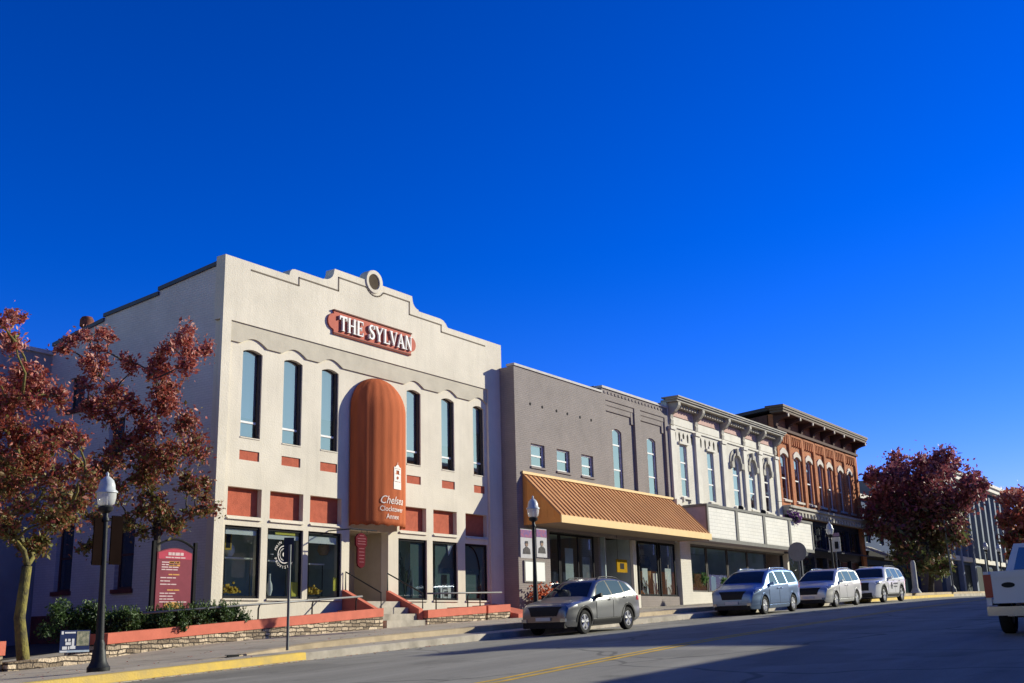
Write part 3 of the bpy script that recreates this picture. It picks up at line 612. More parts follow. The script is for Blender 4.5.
# ---- hanging directory sign on a bracket
hs_ = empty('hanging_sign', (25.9, 22.95, 4.5), 'maroon shaped sign hanging from a dark bracket beside the entrance steps', 'sign')
q = []
HX, HZ = 25.46, 3.36
prof = [(0,0),(.14,.06),(.17,.16),(.17,.62),(.24,.68),(.25,.92),(.14,1.02),(0,1.06)]
pl = [(HX+a, HZ+b) for a, b in prof] + [(HX-a, HZ+b) for a, b in prof[::-1][1:-1]]
MB().plate(pl, [], 23.0, 23.06).build('board', mat('maroon',(.11,.016,.022),.95,.1,5,spec=.03), hs_)
tx = MB()
for i, (w, z) in enumerate(((.10,.97),(.19,.88),(.17,.80),(.18,.72),(.12,.58),(.12,.48),(.12,.38),(.11,.28),(.10,.18))): tx.box(HX-w, HX+w, 22.990, 22.998, HZ+z-.011, HZ+z+.011)
tx.build('lettering', mat('faded_lettering',(.26,.10,.11),.95,.1,8,spec=.03), hs_)
br = MB(); br.tube([(25.0,23.03,4.52),(26.2,23.03,4.52)],.02); br.tube([(25.05,FY,4.52),(25.05,23.03,4.52)],.02); br.tube([(25.5,23.03,4.52),(25.5,23.03,4.36)],.008); br.tube([(25.74,23.03,4.52),(25.74,23.03,4.36)],.008); br.build('bracket', DARKM, hs_)
# ---- window lettering (round logo) on the second shop window
lw = empty('window_lettering', (23.15, FY+.055, 3.55), 'white round logo lettering MAIN STREET PROVISIONS on the second shop window from the left', 'lettering')
wl = MB(); cxw, czw = 23.28, 3.74
def arcband(mb, r0, r1, a0, a1, n=24):
    ts = np.linspace(a0, a1, n)
    vs = [(cxw+r0*math.cos(t), FY+.055, czw+r0*math.sin(t)) for t in ts] + [(cxw+r1*math.cos(t), FY+.055, czw+r1*math.sin(t)) for t in ts]
    mb.add(vs, [(i, i+1, n+i+1, n+i) for i in range(n-1)])
arcband(wl, .235, .26, 0, 2*math.pi, 40); arcband(wl, .165, .18, 0, 2*math.pi, 30); arcband(wl, .03, .07, 0, 2*math.pi, 12)
for k in range(4):
    t = k*math.pi/2; wl.box(cxw+.13*math.cos(t)-.03, cxw+.13*math.cos(t)+.03, FY+.163, FY+.165, czw+.13*math.sin(t)-.02, czw+.13*math.sin(t)+.02)
for t in (math.pi, 0): wl.box(cxw+.37*math.cos(t)-.06, cxw+.37*math.cos(t)+.06, FY+.163, FY+.165, czw-.012, czw+.012)
wl.build('emblem', LOGO, lw, normals=False)
tl = MB()
for word, top_ in (('MAIN STREET', True), ('PROVISIONS', False)):
    for i, ch in enumerate(word):
        if ch == ' ': continue
        f = (i-(len(word)-1)/2)/len(word); a = math.pi/2 - f*2.5 if top_ else -math.pi/2 + f*2.7
        r = .37; m = Matrix.Translation((cxw+r*math.cos(a), FY+.055, czw+r*math.sin(a))) @ Matrix.Rotation(-(a-math.pi/2) if top_ else -(a+math.pi/2), 4, 'Y') @ Matrix.Rotation(math.pi/2, 4, 'X')
        g = text_mb(ch, .125, 0, m); tl.add(g.v, g.f)
tl.build('letters', LOGO, lw, normals=False)
# ---- displays seen through the shop windows; X and Z are given where the thing shows on the facade plane
def ap(x, z, y): k = y/FY; return x*k, 1.5+(z-1.5)*k
def card(x0, x1, z0, z1, y, m, lab, name='poster', cat='poster'):
    (xa, za), (xb, zb_) = ap(x0, z0, y), ap(x1, z1, y); return tag(MB().box(xa,xb,y,y+.012,za,zb_).build(name, m), lab, cat)
def display_shelf(x0, x1, zt, y, lab):
    (xa, z), (xb, _) = ap(x0, zt, y), ap(x1, zt, y); o = empty('display_shelf', (xa,y,2.36), lab, 'shelf'); MB().box(xa,xb,y,y+.30,z,z+.04).build('shelf_board', WHITE, o)
    for sx in (xa+.03, xb-.03): MB().tube([(sx,y+.05,2.36),(sx,y+.05,z)],.015,6).build('leg', DARKM, o)
    return o
display_shelf(21.0, 22.0, 3.55, FY+.55, 'pale display shelf behind the first shop window from the left')
display_shelf(22.6, 23.4, 3.52, FY+.55, 'pale display shelf behind the lettered shop window')
display_shelf(24.25, 24.9, 3.48, FY+.55, 'pale display shelf behind the shop window nearest the orange awning')
def vase(x, z, y, h, r, m, lab, name='vase', cat='vase'):
    x, z = ap(x, z, y); o = MB().lathe([(r*.5,z),(r,z+h*.25),(r*.9,z+h*.5),(r*.35,z+h*.7),(r*.3,z+h*.9),(r*.4,z+h)], (x,y,0), 12).build(name, m, smooth=True, sharp=50); return tag(o, lab, cat)
vase(21.15, 3.60, FY+.70, .55, .15, WHITE, 'white bottle shaped vase on the shelf in the first shop window')
vase(22.68, 2.56, FY+.35, .62, .09, WHITE, 'white slim bottle at the left foot of the lettered shop window')
FLOW = mat('yellow_flowers', (.66,.42,.06), .8, .3, 9)
def bunch(x, z, y, r, m, lab, n=70):
    x, z = ap(x, z, y); mb = MB()
    for i in range(n):
        p = Vector(rng.normal(0, r*.5, 3)); p.z = abs(p.z)*.7; mb.box(x+p.x-.03,x+p.x+.03,y+p.y*.4-.02,y+p.y*.4+.02,z+p.z-.02,z+p.z+.04)
    o = mb.build('flower_arrangement', m); o['kind'] = 'stuff'; return tag(o, lab, 'flowers')
bunch(21.30, 2.62, FY+.40, .3, FLOW, 'yellow flower bunch at the foot of the first shop window'); bunch(24.45, 2.62, FY+.40, .26, FLOW, 'yellow flower bunch at the foot of the window left of the entrance')
YEL = mat('yellow_card', (.72,.62,.10), .7, .1, 6); YELD = mat('yellow_board', (.36,.21,.012), .95, .1, 6, spec=.03)
card(23.55,23.82,2.52,2.95,FY+.10,YEL,'yellow card low in the right of the lettered shop window'); card(25.30,25.52,2.72,3.12,FY+.10,YEL,'yellow card low in the shop window left of the entrance')
card(22.85,23.65,4.30,4.38,FY+.10,YEL,'yellow strip along the top of the lettered shop window','banner_strip','banner')
for a, b, z0, z1, l in ((20.98,22.15,4.22,4.36,'first'),(22.56,23.85,4.16,4.28,'second'),(24.22,25.40,4.12,4.32,'third')):
    (xa, za), (xb, zb_) = ap(a, z0, FY+.13), ap(b, z1, FY+.13); o = empty('roller_blind', (xa,FY+.13,za), 'rolled up white blind at the top of the %s shop window from the left' % l, 'blind')
    MB().lathe([(.05,xa),(.05,xb)], (0,FY+.20,(za+zb_)/2), 10, 'x').build('roll', WHITE, o, smooth=True, sharp=40); MB().box(xa,xb,FY+.130,FY+.140,za,zb_).build('cassette', WHITE, o)
for a, b, l in ((20.95,22.3,'first'),(22.56,23.3,'second'),(24.2,25.6,'third')):
    (xa, za), (xb, zb_) = ap(a, 2.45, FY+.11), ap(b, 2.54, FY+.11); tag(MB().box(xa,xb,FY+.11,FY+.50,za,zb_).build('display_ledge', WHITE), 'white display ledge along the foot of the %s shop window from the left' % l, 'ledge')
(px_, pz_) = ap(21.08, 3.78, FY+.45); ph = empty('picture_frame', (px_,FY+.45,pz_), 'small gold picture frame hanging in the first shop window', 'picture'); MB().box(px_-.12,px_+.14,FY+.45,FY+.48,pz_,pz_+.52).build('frame', FLOW, ph); MB().box(px_-.07,px_+.09,FY+.44,FY+.449,pz_+.06,pz_+.46).build('picture', DARK, ph)
(px_, pz_) = ap(24.85, 3.78, FY+.6); bk = empty('wicker_basket', (px_,FY+.6,pz_), 'tan wicker basket hanging in the shop window left of the entrance', 'basket'); MB().lathe([(.12,pz_),(.20,pz_+.14),(.18,pz_+.3),(.16,pz_+.28)], (px_,FY+.6,0), 12).build('basket', mat('wicker_tan',(.42,.28,.12),.9,.2,14), bk, smooth=True, sharp=40); MB().tube([(px_-.17,FY+.6,pz_+.28),(px_,FY+.6,pz_+.5),(px_+.17,FY+.6,pz_+.28)],.012,5).build('handle', DARKM, bk)
(xa, za), (xb, zb_) = ap(30.62, 2.50, FY+.12), ap(31.2, 2.92, FY+.12)
wb = empty('white_notice_box', (xa,FY+.12,za), 'white box with a dark mark standing in the middle window right of the entrance', 'box'); MB().box(xa,xb,FY+.125,FY+.155,za,zb_).build('box', WHITE, wb); MB().box(xa+.2,xa+.42,FY+.135,FY+.1245,za+.1,za+.28).build('mark', DARK, wb)
TEAL = mat('teal_fill', (.115,.165,.16), .95, .10, 1.5, spec=.05, streak=(.6,.6,.3))  # for screens added behind the glass to brighten these windows teal
for a, b, l in ((28.98,29.9,'just right of the entrance'),(30.32,31.62,'in the middle right of the entrance'),(32.05,33.45,'nearest the grey building')):
    (xa, za), (xb, zb_) = ap(a, 2.47, FY+.17), ap(b, 4.46, FY+.17); tag(MB().box(xa,xb,FY+.17,FY+.18,za,zb_).build('teal_fill_screen', TEAL), 'pale teal fill screen added behind the shop window %s' % l, 'screen')
pm = MB()
(px_, pz_) = ap(28.72, 2.48, FY+.14)
for k in range(34):
    a = rng.uniform(0, 6.28); h = rng.uniform(.4, 1.6); pm.tube([(px_,FY+.14,pz_),(px_+.1*math.cos(a),FY+.14+.01*math.sin(a),pz_+h*.6),(px_+.30*math.cos(a),FY+.14+.015*math.sin(a),pz_+h)],.012,4)
tag(pm.build('potted_plant', mat('dark_leaf',(.03,.05,.035),.7,.2,6)), 'dark bushy plant in the shop window just right of the entrance', 'plant')
vase(29.10, 2.48, FY+.14, 1.0, .03, mat('glazed',(.30,.36,.38),.3,.1,5), 'tall grey glazed floor vase in the shop window just right of the entrance')
sc_ = empty('window_chair', (30.5,FY+.125,2.4), 'black slatted chair inside the middle window right of the entrance', 'chair')
cx1, _ = ap(30.50, 2.5, FY+.3); cx2, _ = ap(30.78, 2.5, FY+.3)
MB().box(cx1,cx2,FY+.12,FY+.16,2.85,2.89).build('seat', DARK, sc_); MB().box(cx1,cx2,FY+.15,FY+.16,2.891,3.35).build('backrest', DARK, sc_)
for a in (cx1, cx2-.04):
    for b in (FY+.12,FY+.13): MB().box(a,a+.03,b,b+.03,2.42,2.849).build('leg', DARK, sc_)
(px_, pz_) = ap(31.05, 4.0, FY+.14); lp = empty('hanging_lamp', (px_,FY+.14,pz_), 'white cone lamp hanging inside the middle window right of the entrance', 'lamp'); MB().add([(px_-.05,FY+.125,pz_+.42),(px_+.28,FY+.125,pz_+.38),(px_+.02,FY+.125,pz_),(px_-.05,FY+.155,pz_+.42),(px_+.28,FY+.155,pz_+.38),(px_+.02,FY+.155,pz_)],[(0,2,1),(3,4,5),(0,1,4,3),(1,2,5,4),(2,0,3,5)]).build('lamp_shade', WHITE, lp); MB().tube([(px_,FY+.145,pz_+.55),(px_,FY+.145,pz_+.4)],.01,5).build('cord', DARK, lp)
ar = MB(); (px_, pz_) = ap(32.3, 2.48, FY+.14)
ar.tube([(px_+.62*math.cos(t)-.0, FY+.14, pz_+.9+1.0*math.sin(t)) for t in np.linspace(math.pi*.5,0,10)]+[(px_+.62,FY+.14,pz_)],.025,6); ar.tube([(px_+.5,FY+.14,pz_),(px_+.55,FY+.14,pz_+.9)],.02,6)
tag(ar.build('arch_lamp', DARK), 'black arched floor lamp in the shop window nearest the grey building', 'lamp')
# ---- entrance steps, cheek walls, planters
stp = empty('entrance_steps', (26.85, 22.3, zs(26.8,22.3)), 'concrete entrance steps between sloping red cheek walls', 'steps')
sb = MB(); zb = zs(26.8, 22.2)-.1
for k, z in enumerate((1.80, 2.0, 2.2, 2.40)):
    sb.box(25.9, 27.72, 22.35+.34*k, FY+1.45 if k == 3 else 22.35+.34*(k+1), zb, z)
sb.build('treads', CONCL, stp)
for xa in (25.68, 27.74):
    c = MB(); c.add([(xa,22.62,zb),(xa+.2,22.62,zb),(xa+.2,FY-.02,zb),(xa,FY-.02,zb),(xa,22.62,2.14),(xa+.2,22.62,2.14),(xa+.2,FY-.02,2.76),(xa,FY-.02,2.76)], [(0,3,2,1),(4,5,6,7),(0,1,5,4),(1,2,6,5),(2,3,7,6),(3,0,4,7)])
    c.build('cheek_wall', REDCAP, stp)
for xa in (25.62, 27.6):
    hd = MB(); hd.tube([(xa+.18,22.5,2.15),(xa+.18,22.5,2.62),(xa+.18,FY-.05,3.3),(xa+.18,FY-.05,2.7)],.022); hd.build('handrail', DARKM, stp)
def planter(xa, xb, ya, yb, zta, ztb, lab, gaps=(), closed=True):
    o = empty('planter_wall', (xa, ya, zs(xa, ya)), lab, 'planter wall')
    xs_ = np.linspace(xa, xb, 14); st = MB(); cpm = MB(); T = .26
    def zt(x): return zta + (ztb-zta)*(x-xa)/(xb-xa)
    for a, b in zip(xs_[:-1], xs_[1:]):
        for mbx, lo, hi, g in ((st, lambda x: zs(x,ya)-.15, lambda x: zt(x)-.24, 0), (cpm, lambda x: zt(x)-.24, zt, .025)):
            mbx.hexa([(a,ya-g,lo(a)),(b,ya-g,lo(b)),(b,ya+T+g,lo(b)),(a,ya+T+g,lo(a)),(a,ya-g,hi(a)),(b,ya-g,hi(b)),(b,ya+T+g,hi(b)),(a,ya+T+g,hi(a))])
    for xe, sgn in ((xa, 1), (xb-T, 1)):
        z1 = min(zt(xe), zt(xe+T)); st.box(xe+.002, xe+T-.002, ya+T, yb, zs(xe,ya)-.15, z1-.24); cpm.box(xe-.02, xe+T+.02, ya+T+.026, yb, z1-.241, z1-.004)
    st.build('stone_wall', STONE, o); cpm.build('cap', REDCAP, o)
    so_ = MB(); so_.hexa([(xa+T,ya+T,zs(xa)-.2),(xb-T,ya+T,zs(xb)-.2),(xb-T,yb,zs(xb)-.2),(xa+T,yb,zs(xa)-.2),(xa+T,ya+T,zta-.12),(xb-T,ya+T,ztb-.12),(xb-T,yb,ztb-.12),(xa+T,yb,zta-.12)])
    so_.build('soil', mat('planter_soil',(.09,.07,.05),.95,.2,3,.5,25), o); return o
planter(16.15, 25.66, 22.3, FY-.12, 1.60, 2.16, 'long stone planter wall with a red cap left of the entrance steps')
planter(27.96, 31.1, 22.45, FY-.12, 2.10, 2.24, 'short stone planter wall with a red cap right of the entrance steps')
planter(31.22, 32.55, 22.45, FY-.12, 2.24, 2.30, 'stone planter stub with a red cap nearest the grey building')
def rail(x0, x1, y, z0, z1, posts, lab, m):
    o = empty('pipe_rail', (x0,y,z0), lab, 'railing'); MB().tube([(x0,y,z0),((x0+x1)/2,y,(z0+z1)/2),(x1,y,z1)],.028).build('top_pipe', m, o, smooth=True)
    for p in posts:
        z = z0+(z1-z0)*(p-x0)/(x1-x0); MB().tube([(p,y,z),(p,y+.06,z-.12),(p,y+.06,z-.5)],.022).build('post', DARKM, o, smooth=True)
RAILG = mat('galvanised', (.20,.20,.205), .5, .1, 6, metal=.3)
rail(17.2, 24.9, 22.45, 2.05, 2.50, (18.9,20.9,22.9,24.7), 'grey pipe rail running above the long planter wall', RAILG)
rail(28.1, 32.2, 22.55, 2.62, 2.70, (28.6,30.3,31.0), 'grey pipe rail above the short planter walls right of the steps', RAILG)
# low pillar and tree edging at the left end
lp_ = empty('stone_pillar', (13.05,21.7,zs(13,21.7)), 'squat stone pillar with a red cap beside the first tree', 'pillar'); z0 = zs(13.05,21.7)
MB().box(12.2,13.28,21.7,22.1,z0-.1,z0+.34).build('stone_base', STONE, lp_); MB().box(12.15,13.31,21.67,22.13,z0+.34,z0+.62).build('cap', REDCAP, lp_)
ed = MB(); ed.hexa([(13.35,21.6,z0-.1),(15.35,21.6,zs(15.3)-.1),(15.35,21.85,zs(15.3)-.1),(13.35,21.85,z0-.1),(13.35,21.6,z0+.20),(15.35,21.6,zs(15.3)+.19),(15.35,21.85,zs(15.3)+.19),(13.35,21.85,z0+.20)])
tag(ed.build('stone_edging', EDGE), 'low tan stone edging in front of the first tree and the blue yard sign', 'edging')
# ================================================================ GREY BUILDINGS
GY = 23.23
def shell(parent, x0, x1, y0, yb, z0, zt, msid, left=True, right=True, coping=None, inner=(2.0, None)):
    """side walls, rear wall and roof behind a front plate"""
    a = MB()
    if left: a.box(x0, x0+.3, y0+.3, yb, z0, zt)
    if right: a.box(x1-.3, x1, y0+.3, yb, z0, zt)
    a.box(x0+.3, x1-.3, yb-.3, yb, z0, zt); a.build('side_walls', msid, parent)
    MB().box(x0+.3, x1-.3, y0+.32, yb-.3, zt-.55, zt-.45).build('roof', ROOFING, parent)
g1 = empty('plain_grey_building', (34.31, GY, zs(34.3,23)), 'plain grey painted brick building with three small square windows beside the cream building', 'building')
g2 = empty('tall_window_grey_building', (41.1, GY, zs(41,23)), 'grey painted brick building with two tall windows in recessed bays beside the white building', 'building')
SW3 = [(35.36,36.34),(37.24,38.22),(39.16,40.12)]
gz0 = 1.5
MB().plate([(34.31,gz0),(36.5,gz0),(36.5,5.1),(41.1,5.1),(41.1,11.33),(34.31,11.33)], [rect(a,b,7.52,8.42) for a,b in SW3], GY, GY+.3, back=False).build('front_wall', GREYBRICK, g1)
MB().box(34.28,41.08,GY-.05,GY+.34,11.33,11.42).build('coping', STONECAP, g1)
rm = MB(); rm.box(34.32,41.08,GY+.3,GY+.34,5.2,11.2); rm.build('inner_wall', ROOMD, g1) if False else None
for a, b in SW3:
    window(g1, a, b, 7.52, 8.42, GY+.09, bars=(7.96,), fr=WFRAME, w=.07, blind=7.98)
    MB().box(a-.06,b+.06,GY-.05,GY+.14,7.44,7.52).build('sill', GREYTRIM, g1)
MB().box(34.7,41.0,GY+.7,GY+.74,7.2,9).build('inner_wall', ROOMD, g1)
shell(g1, 34.31, 41.08, GY, 42, gz0, 11.30, GREYBRICK_Y)
hm = MB()
for x in (35.4,36.27,37.33,38.17,39.18,40.1): hm.lathe([(.06,-.012),(.06,.01)], (x,GY,9.97), 10, 'y')
hm.build('anchor_plates', DARK, g1)
# second grey building
MB().plate([(41.1,5.1),(47.42,5.1),(47.42,11.56),(41.1,11.56)], [rect(41.40,44.06,6.9,11.07), rect(44.62,47.1,6.9,11.07)], GY, GY+.13, back=False).build('front_wall', GREYBRICK, g2)
TW = [(42.10,42.93),(45.36,46.22)]
MB().plate([(41.2,5.1),(47.40,5.1),(47.40,11.3),(41.2,11.3)], [arch(a,b,7.22,9.80,.12) for a,b in TW], GY+.12, GY+.36, back=False).build('bay_wall', GREYBRICK, g2)
cb_ = MB()
for a, b in ((41.40,44.06),(44.62,47.1)):
    cb_.box(a+.002,b-.002,GY+.04,GY+.121,10.86,11.068); cb_.box(a+.002,a+.25,GY+.06,GY+.121,10.62,10.858); cb_.box(a+.252,b-.252,GY+.07,GY+.121,10.62,10.856); cb_.box(b-.25,b-.002,GY+.06,GY+.121,10.3,10.858)
cb_.build('corbelled_brick', GREYBRICK, g2)
MB().box(41.06,47.44,GY-.06,GY+.34,11.56,11.66).build('coping', STONECAP, g2)
dn = MB()
for x in np.arange(41.3,47.3,.32): dn.box(x,x+.16,GY-.03,GY+.002,11.36,11.46)
dn.build('brick_dentils', GREYBRICK, g2)
for a, b in TW:
    window(g2, a, b, 7.22, 9.80, GY+.19, bars=(9.2,8.1), fr=WFRAME, w=.07, blind=8.1, arch_r=.12)
    MB().box(a-.05,b+.05,GY+.05,GY+.26,7.14,7.22).build('sill', GREYTRIM, g2)
MB().box(41.5,47.2,GY+.85,GY+.9,6.9,10.9).build('inner_wall', ROOMD, g2)
shell(g2, 41.1, 47.42, GY, 42, gz0, 11.52, GREYBRICK_Y)
MB().box(40.98,41.38,GY+.3,42,11.52,11.66).build('party_coping', CAPMETAL, g2)
# shopfront under the awning
def base(x): return zs(x, 23.3)
def bulk(par, x0, x1, y, zt, m, name='bulkhead'): return MB().box(x0,x1,y,y+.18,base(x0)-.15,zt).build(name, m, par)
bulk(g1, 36.5, 39.95, GY+.05, 2.62, GREYTRIM); bulk(g2, 43.75, 47.5, GY-.02, 2.70, GREYBRICK)
window(g1, 36.5, 37.28, 2.62, 5.06, GY+.05, fr=DARK, w=.07, gl=GLS, name='shop_window'); window(g1, 37.30, 39.95, 2.62, 5.06, GY+.05, fr=DARK, w=.08, gl=GLS, vert=(38.7,), name='shop_window')
window(g2, 43.8, 45.72, 2.70, 5.08, GY+.05, fr=DARK, w=.09, gl=GLS, name='shop_window'); window(g2, 45.86, 47.42, 2.70, 5.08, GY+.05, fr=DARK, w=.09, gl=GLS, name='shop_window')
mb = MB(); mb.box(43.2,43.72,GY-.02,GY+.2,base(43),2.75); mb.box(43.22,43.36,GY,GY+.14,2.75,5.08); mb.box(43.42,43.56,GY+.02,GY+.14,2.75,5.08); mb.build('white_post', WTRIM, g2)
room(g1, 36.5, 40.9, GY+.25, GY+5, base(37), 5.15, ROOMD); room(g2, 43.6, 47.3, GY+.25, GY+3.0, base(44), 5.15, ROOM)
e = MB(); e.box(41.0,43.2,GY+1.9,GY+1.96,base(41),5.15); e.box(40.94,41.0,GY+.1,GY+1.96,base(41),5.15); e.box(43.2,43.26,GY+.16,GY+1.96,base(41),5.15); e.build('entrance_recess', ROOMD, g2)
def shopdoor(par, x0, x1, y, z0, zt, m=DARK, gl=GLD):
    d = MB(); d.plate(rect(x0,x1,z0,zt), [rect(x0+.12,x1-.12,z0+.3,zt-.15)], y, y+.05); o = d.build('door', m, par)
    MB().box(x0+.11,x1-.11,y+.02,y+.03,z0+.29,zt-.14).build('pane', gl, o); MB().tube([(x1-.06,y-.06,z0+.85),(x1-.06,y-.06,z0+1.25)],.015,6).build('handle', RAILG, o); return o
shopdoor(g2, 41.1, 42.1, GY+1.80, base(41.2), 4.35); MB().box(41.1,42.1,GY+1.8,GY+1.86,4.5,5.05).build('transom', GLD, g2)
# displays
tag(MB().add([(36.9,GY+.9,3.0),(37.9,GY+.9,3.0),(37.9,GY+.92,4.6),(36.9,GY+.92,4.6)],[(0,1,2,3)]).build('poster', ROOM), 'grey hanging panel inside the dark shopfront left of the door', 'poster')
yb = empty('yellow_sign', (42.0, GY-.1, 3.9), 'square yellow hanging sign with a dark centre at the shop entrance under the copper awning', 'sign')
MB().plate(rect(41.62,42.50,3.66,4.20), [], GY-.08, GY-.03).build('board', YELD, yb); MB().box(41.88,42.22,GY-.088,GY-.081,3.80,4.04).build('mark', DARK, yb); MB().tube([(41.75,GY-.05,4.2),(41.75,GY-.05,5.2)],.008,4).build('cord', DARK, yb)
mq = empty('dress_form', (45.0, GY+.35, 2.7), 'dark hat over a tan cone in the shop window left of the white pillar', 'display')
MB().lathe([(.02,4.55),(.22,4.45),(.34,4.1),(.30,3.85),(.05,3.8)], (45.0,GY+.42,0), 14).build('dark_hat', DARK, mq, smooth=True); MB().lathe([(.30,3.80),(.26,3.5),(.03,2.98)], (45.0,GY+.42,0), 14).build('tan_cone', mat('wicker',(.42,.22,.08),.8,.15,12), mq, smooth=True); MB().tube([(45.0,GY+.42,2.7),(45.0,GY+.42,3.0)],.015).build('stand', DARK, mq)
def gap(x, z, y): k = y/GY; return x*k, 1.5+(z-1.5)*k
for x0, x1, z0, z1, l in ((44.0,44.5,2.75,3.9,'left'),(45.0,45.6,2.75,3.7,'centre'),(46.2,46.8,2.75,3.95,'right')):
    (xa, za), (xb, zb_) = gap(x0, z0, GY+.16), gap(x1, z1, GY+.16); tag(MB().box(xa,xb,GY+.16,GY+.18,za,zb_).build('display_stand', WHITE), 'white display panel at the %s of the shop window before the white pillar' % l, 'stand')
for x0, x1, z0, z1, m, l in ((37.6,38.2,3.1,4.5,ROOM,'pale hanging cloth behind the left shop window under the copper awning'),(38.9,39.5,2.8,4.2,mat('grey_cloth',(.22,.22,.24),.9,.2,4),'grey hanging cloth behind the left shop window under the copper awning')):
    (xa, za), (xb, zb_) = gap(x0, z0, GY+.16), gap(x1, z1, GY+.16); tag(MB().box(xa,xb,GY+.16,GY+.18,za,zb_).build('hanging_cloth', m), l, 'cloth')
tw = MB()
for k in range(30):
    x = rng.uniform(44.4,47.8); a = rng.normal(0,.25); h = rng.uniform(.3,.9); tw.tube([(x,GY+.13,2.72),(x+a*.4,GY+.13,2.72+h*.6),(x+a,GY+.14,2.72+h)],.016,4)
tag(tw.build('twig_display', DARK), 'dark twigs arranged along the shop window before the white pillar', 'twigs')
bunch(45.2, 2.80, GY+.2, .22, mat('orange_flowers',(.6,.2,.05),.8,.3,9), 'orange flower bunch at the foot of the shop window before the white pillar')
nb = empty('notice_board', (35.2,GY-.05,3.5), 'white board in a frame hung on the grey brick beside the lamp post', 'notice board')
MB().box(34.62,36.05,GY-.05,GY-.002,3.12,3.92).build('frame', GFRAME, nb); MB().box(34.67,36.0,GY-.06,GY-.051,3.17,3.87).build('board', mat('white_board',(.74,.76,.72),.5,.03,4), nb)
for x, l in ((34.9,'left'),(35.6,'right')):
    p = empty('flower_pot', (x,GY-.45,base(x)), 'pot of red and orange autumn flowers, the %s one under the white notice board' % l, 'flower pot')
    MB().lathe([(.17,base(x)),(.24,base(x)+.38),(.20,base(x)+.36)], (x,GY-.45,0), 12).build('pot', mat('clay',(.25,.10,.06),.8,.15,6), p, smooth=True, sharp=40)
    fm = MB(); 
    for k in range(160):
        q = rng.normal(0,.16,3); fm.box(x+q[0]-.025,x+q[0]+.025,GY-.45+q[1]-.02,GY-.45+q[1]+.02,base(x)+.55+abs(q[2])*1.4,base(x)+.60+abs(q[2])*1.4)
    fm.build('flowers', mat('red_flowers',(.50,.10,.03),.8,.3,14), p)['kind'] = 'stuff'
rs = MB(); zr0 = zs(33.2,22)-.1
rs.add([(32.7,22.2,zr0),(33.7,22.2,zr0),(33.7,23.9,zr0),(32.7,23.9,zr0),(32.7,22.2,zr0+.22),(33.7,22.2,zr0+.28),(33.7,23.9,zr0+.62),(32.7,23.9,zr0+.55)],[(0,3,2,1),(4,5,6,7),(0,1,5,4),(1,2,6,5),(2,3,7,6),(3,0,4,7)])
tag(rs.build('red_ramp', REDCAP), 'small red painted step in the shade between the cream and grey buildings', 'step')
# ---- copper awning
ca_ = empty('copper_awning', (41.2, GY, 5.2), 'long copper standing seam awning with a yellow fascia across both grey buildings', 'awning')
AX0, AX1, AYF, AZT, AZB, AZF = 34.68, 47.72, 21.55, 7.10, 5.43, 5.20
t_ = .05
MB().hexa([(AX0,AYF,AZB),(AX1,AYF,AZB),(AX1,GY-.003,AZT),(AX0,GY-.003,AZT),(AX0,AYF,AZB+t_),(AX1,AYF,AZB+t_),(AX1,GY-.003,AZT+t_),(AX0,GY-.003,AZT+t_)]).build('metal_roof', COPPER, ca_)
rb = MB()
for x in np.arange(AX0+.02, AX1, .33):
    rb.hexa([(x,AYF-.005,AZB+t_),(x+.035,AYF-.005,AZB+t_),(x+.035,GY-.004,AZT+t_),(x,GY-.004,AZT+t_),(x,AYF-.005,AZB+t_+.052),(x+.035,AYF-.005,AZB+t_+.052),(x+.035,GY-.004,AZT+t_+.052),(x,GY-.004,AZT+t_+.052)])
rb.build('standing_seams', COPPER, ca_)
for xe, name in ((AX0+.03,'end_panel'),(AX1-.07,'end_panel')):
    p = MB(); p.add([(xe,AYF+.02,AZB-.002),(xe,GY-.004,AZB-.002),(xe,GY-.004,AZT-.005),(xe+.04,AYF+.02,AZB-.002),(xe+.04,GY-.004,AZB-.002),(xe+.04,GY-.004,AZT-.005)],[(0,2,1),(3,4,5),(0,1,4,3),(1,2,5,4),(2,0,3,5)])
    for y in np.arange(AYF+.3, GY-.05, .30):
        zt_ = AZB+(AZT-AZB)*(y-AYF)/(GY-AYF)-.05; p.box(xe-.012,xe+.002,y,y+.02,AZB,zt_)
    p.box(xe, xe+.04, AYF+.03, GY-.004, AZF+.02, AZB-.003)
    p.build(name, COPPER_SIDE, ca_)
MB().box(AX0-.03,AX1+.03,AYF-.05,AYF-.006,AZF,AZB+.05).build('fascia', GOLD, ca_)
MB().box(AX0+.08,AX1-.08,AYF-.004,GY-.004,AZF+.03,AZF+.07).build('soffit', SOFFIT, ca_)
MB().box(AX0-.02,AX1,GY-.07,GY-.0035,AZT+.06,AZT+.16).build('top_trim', GOLD, ca_)

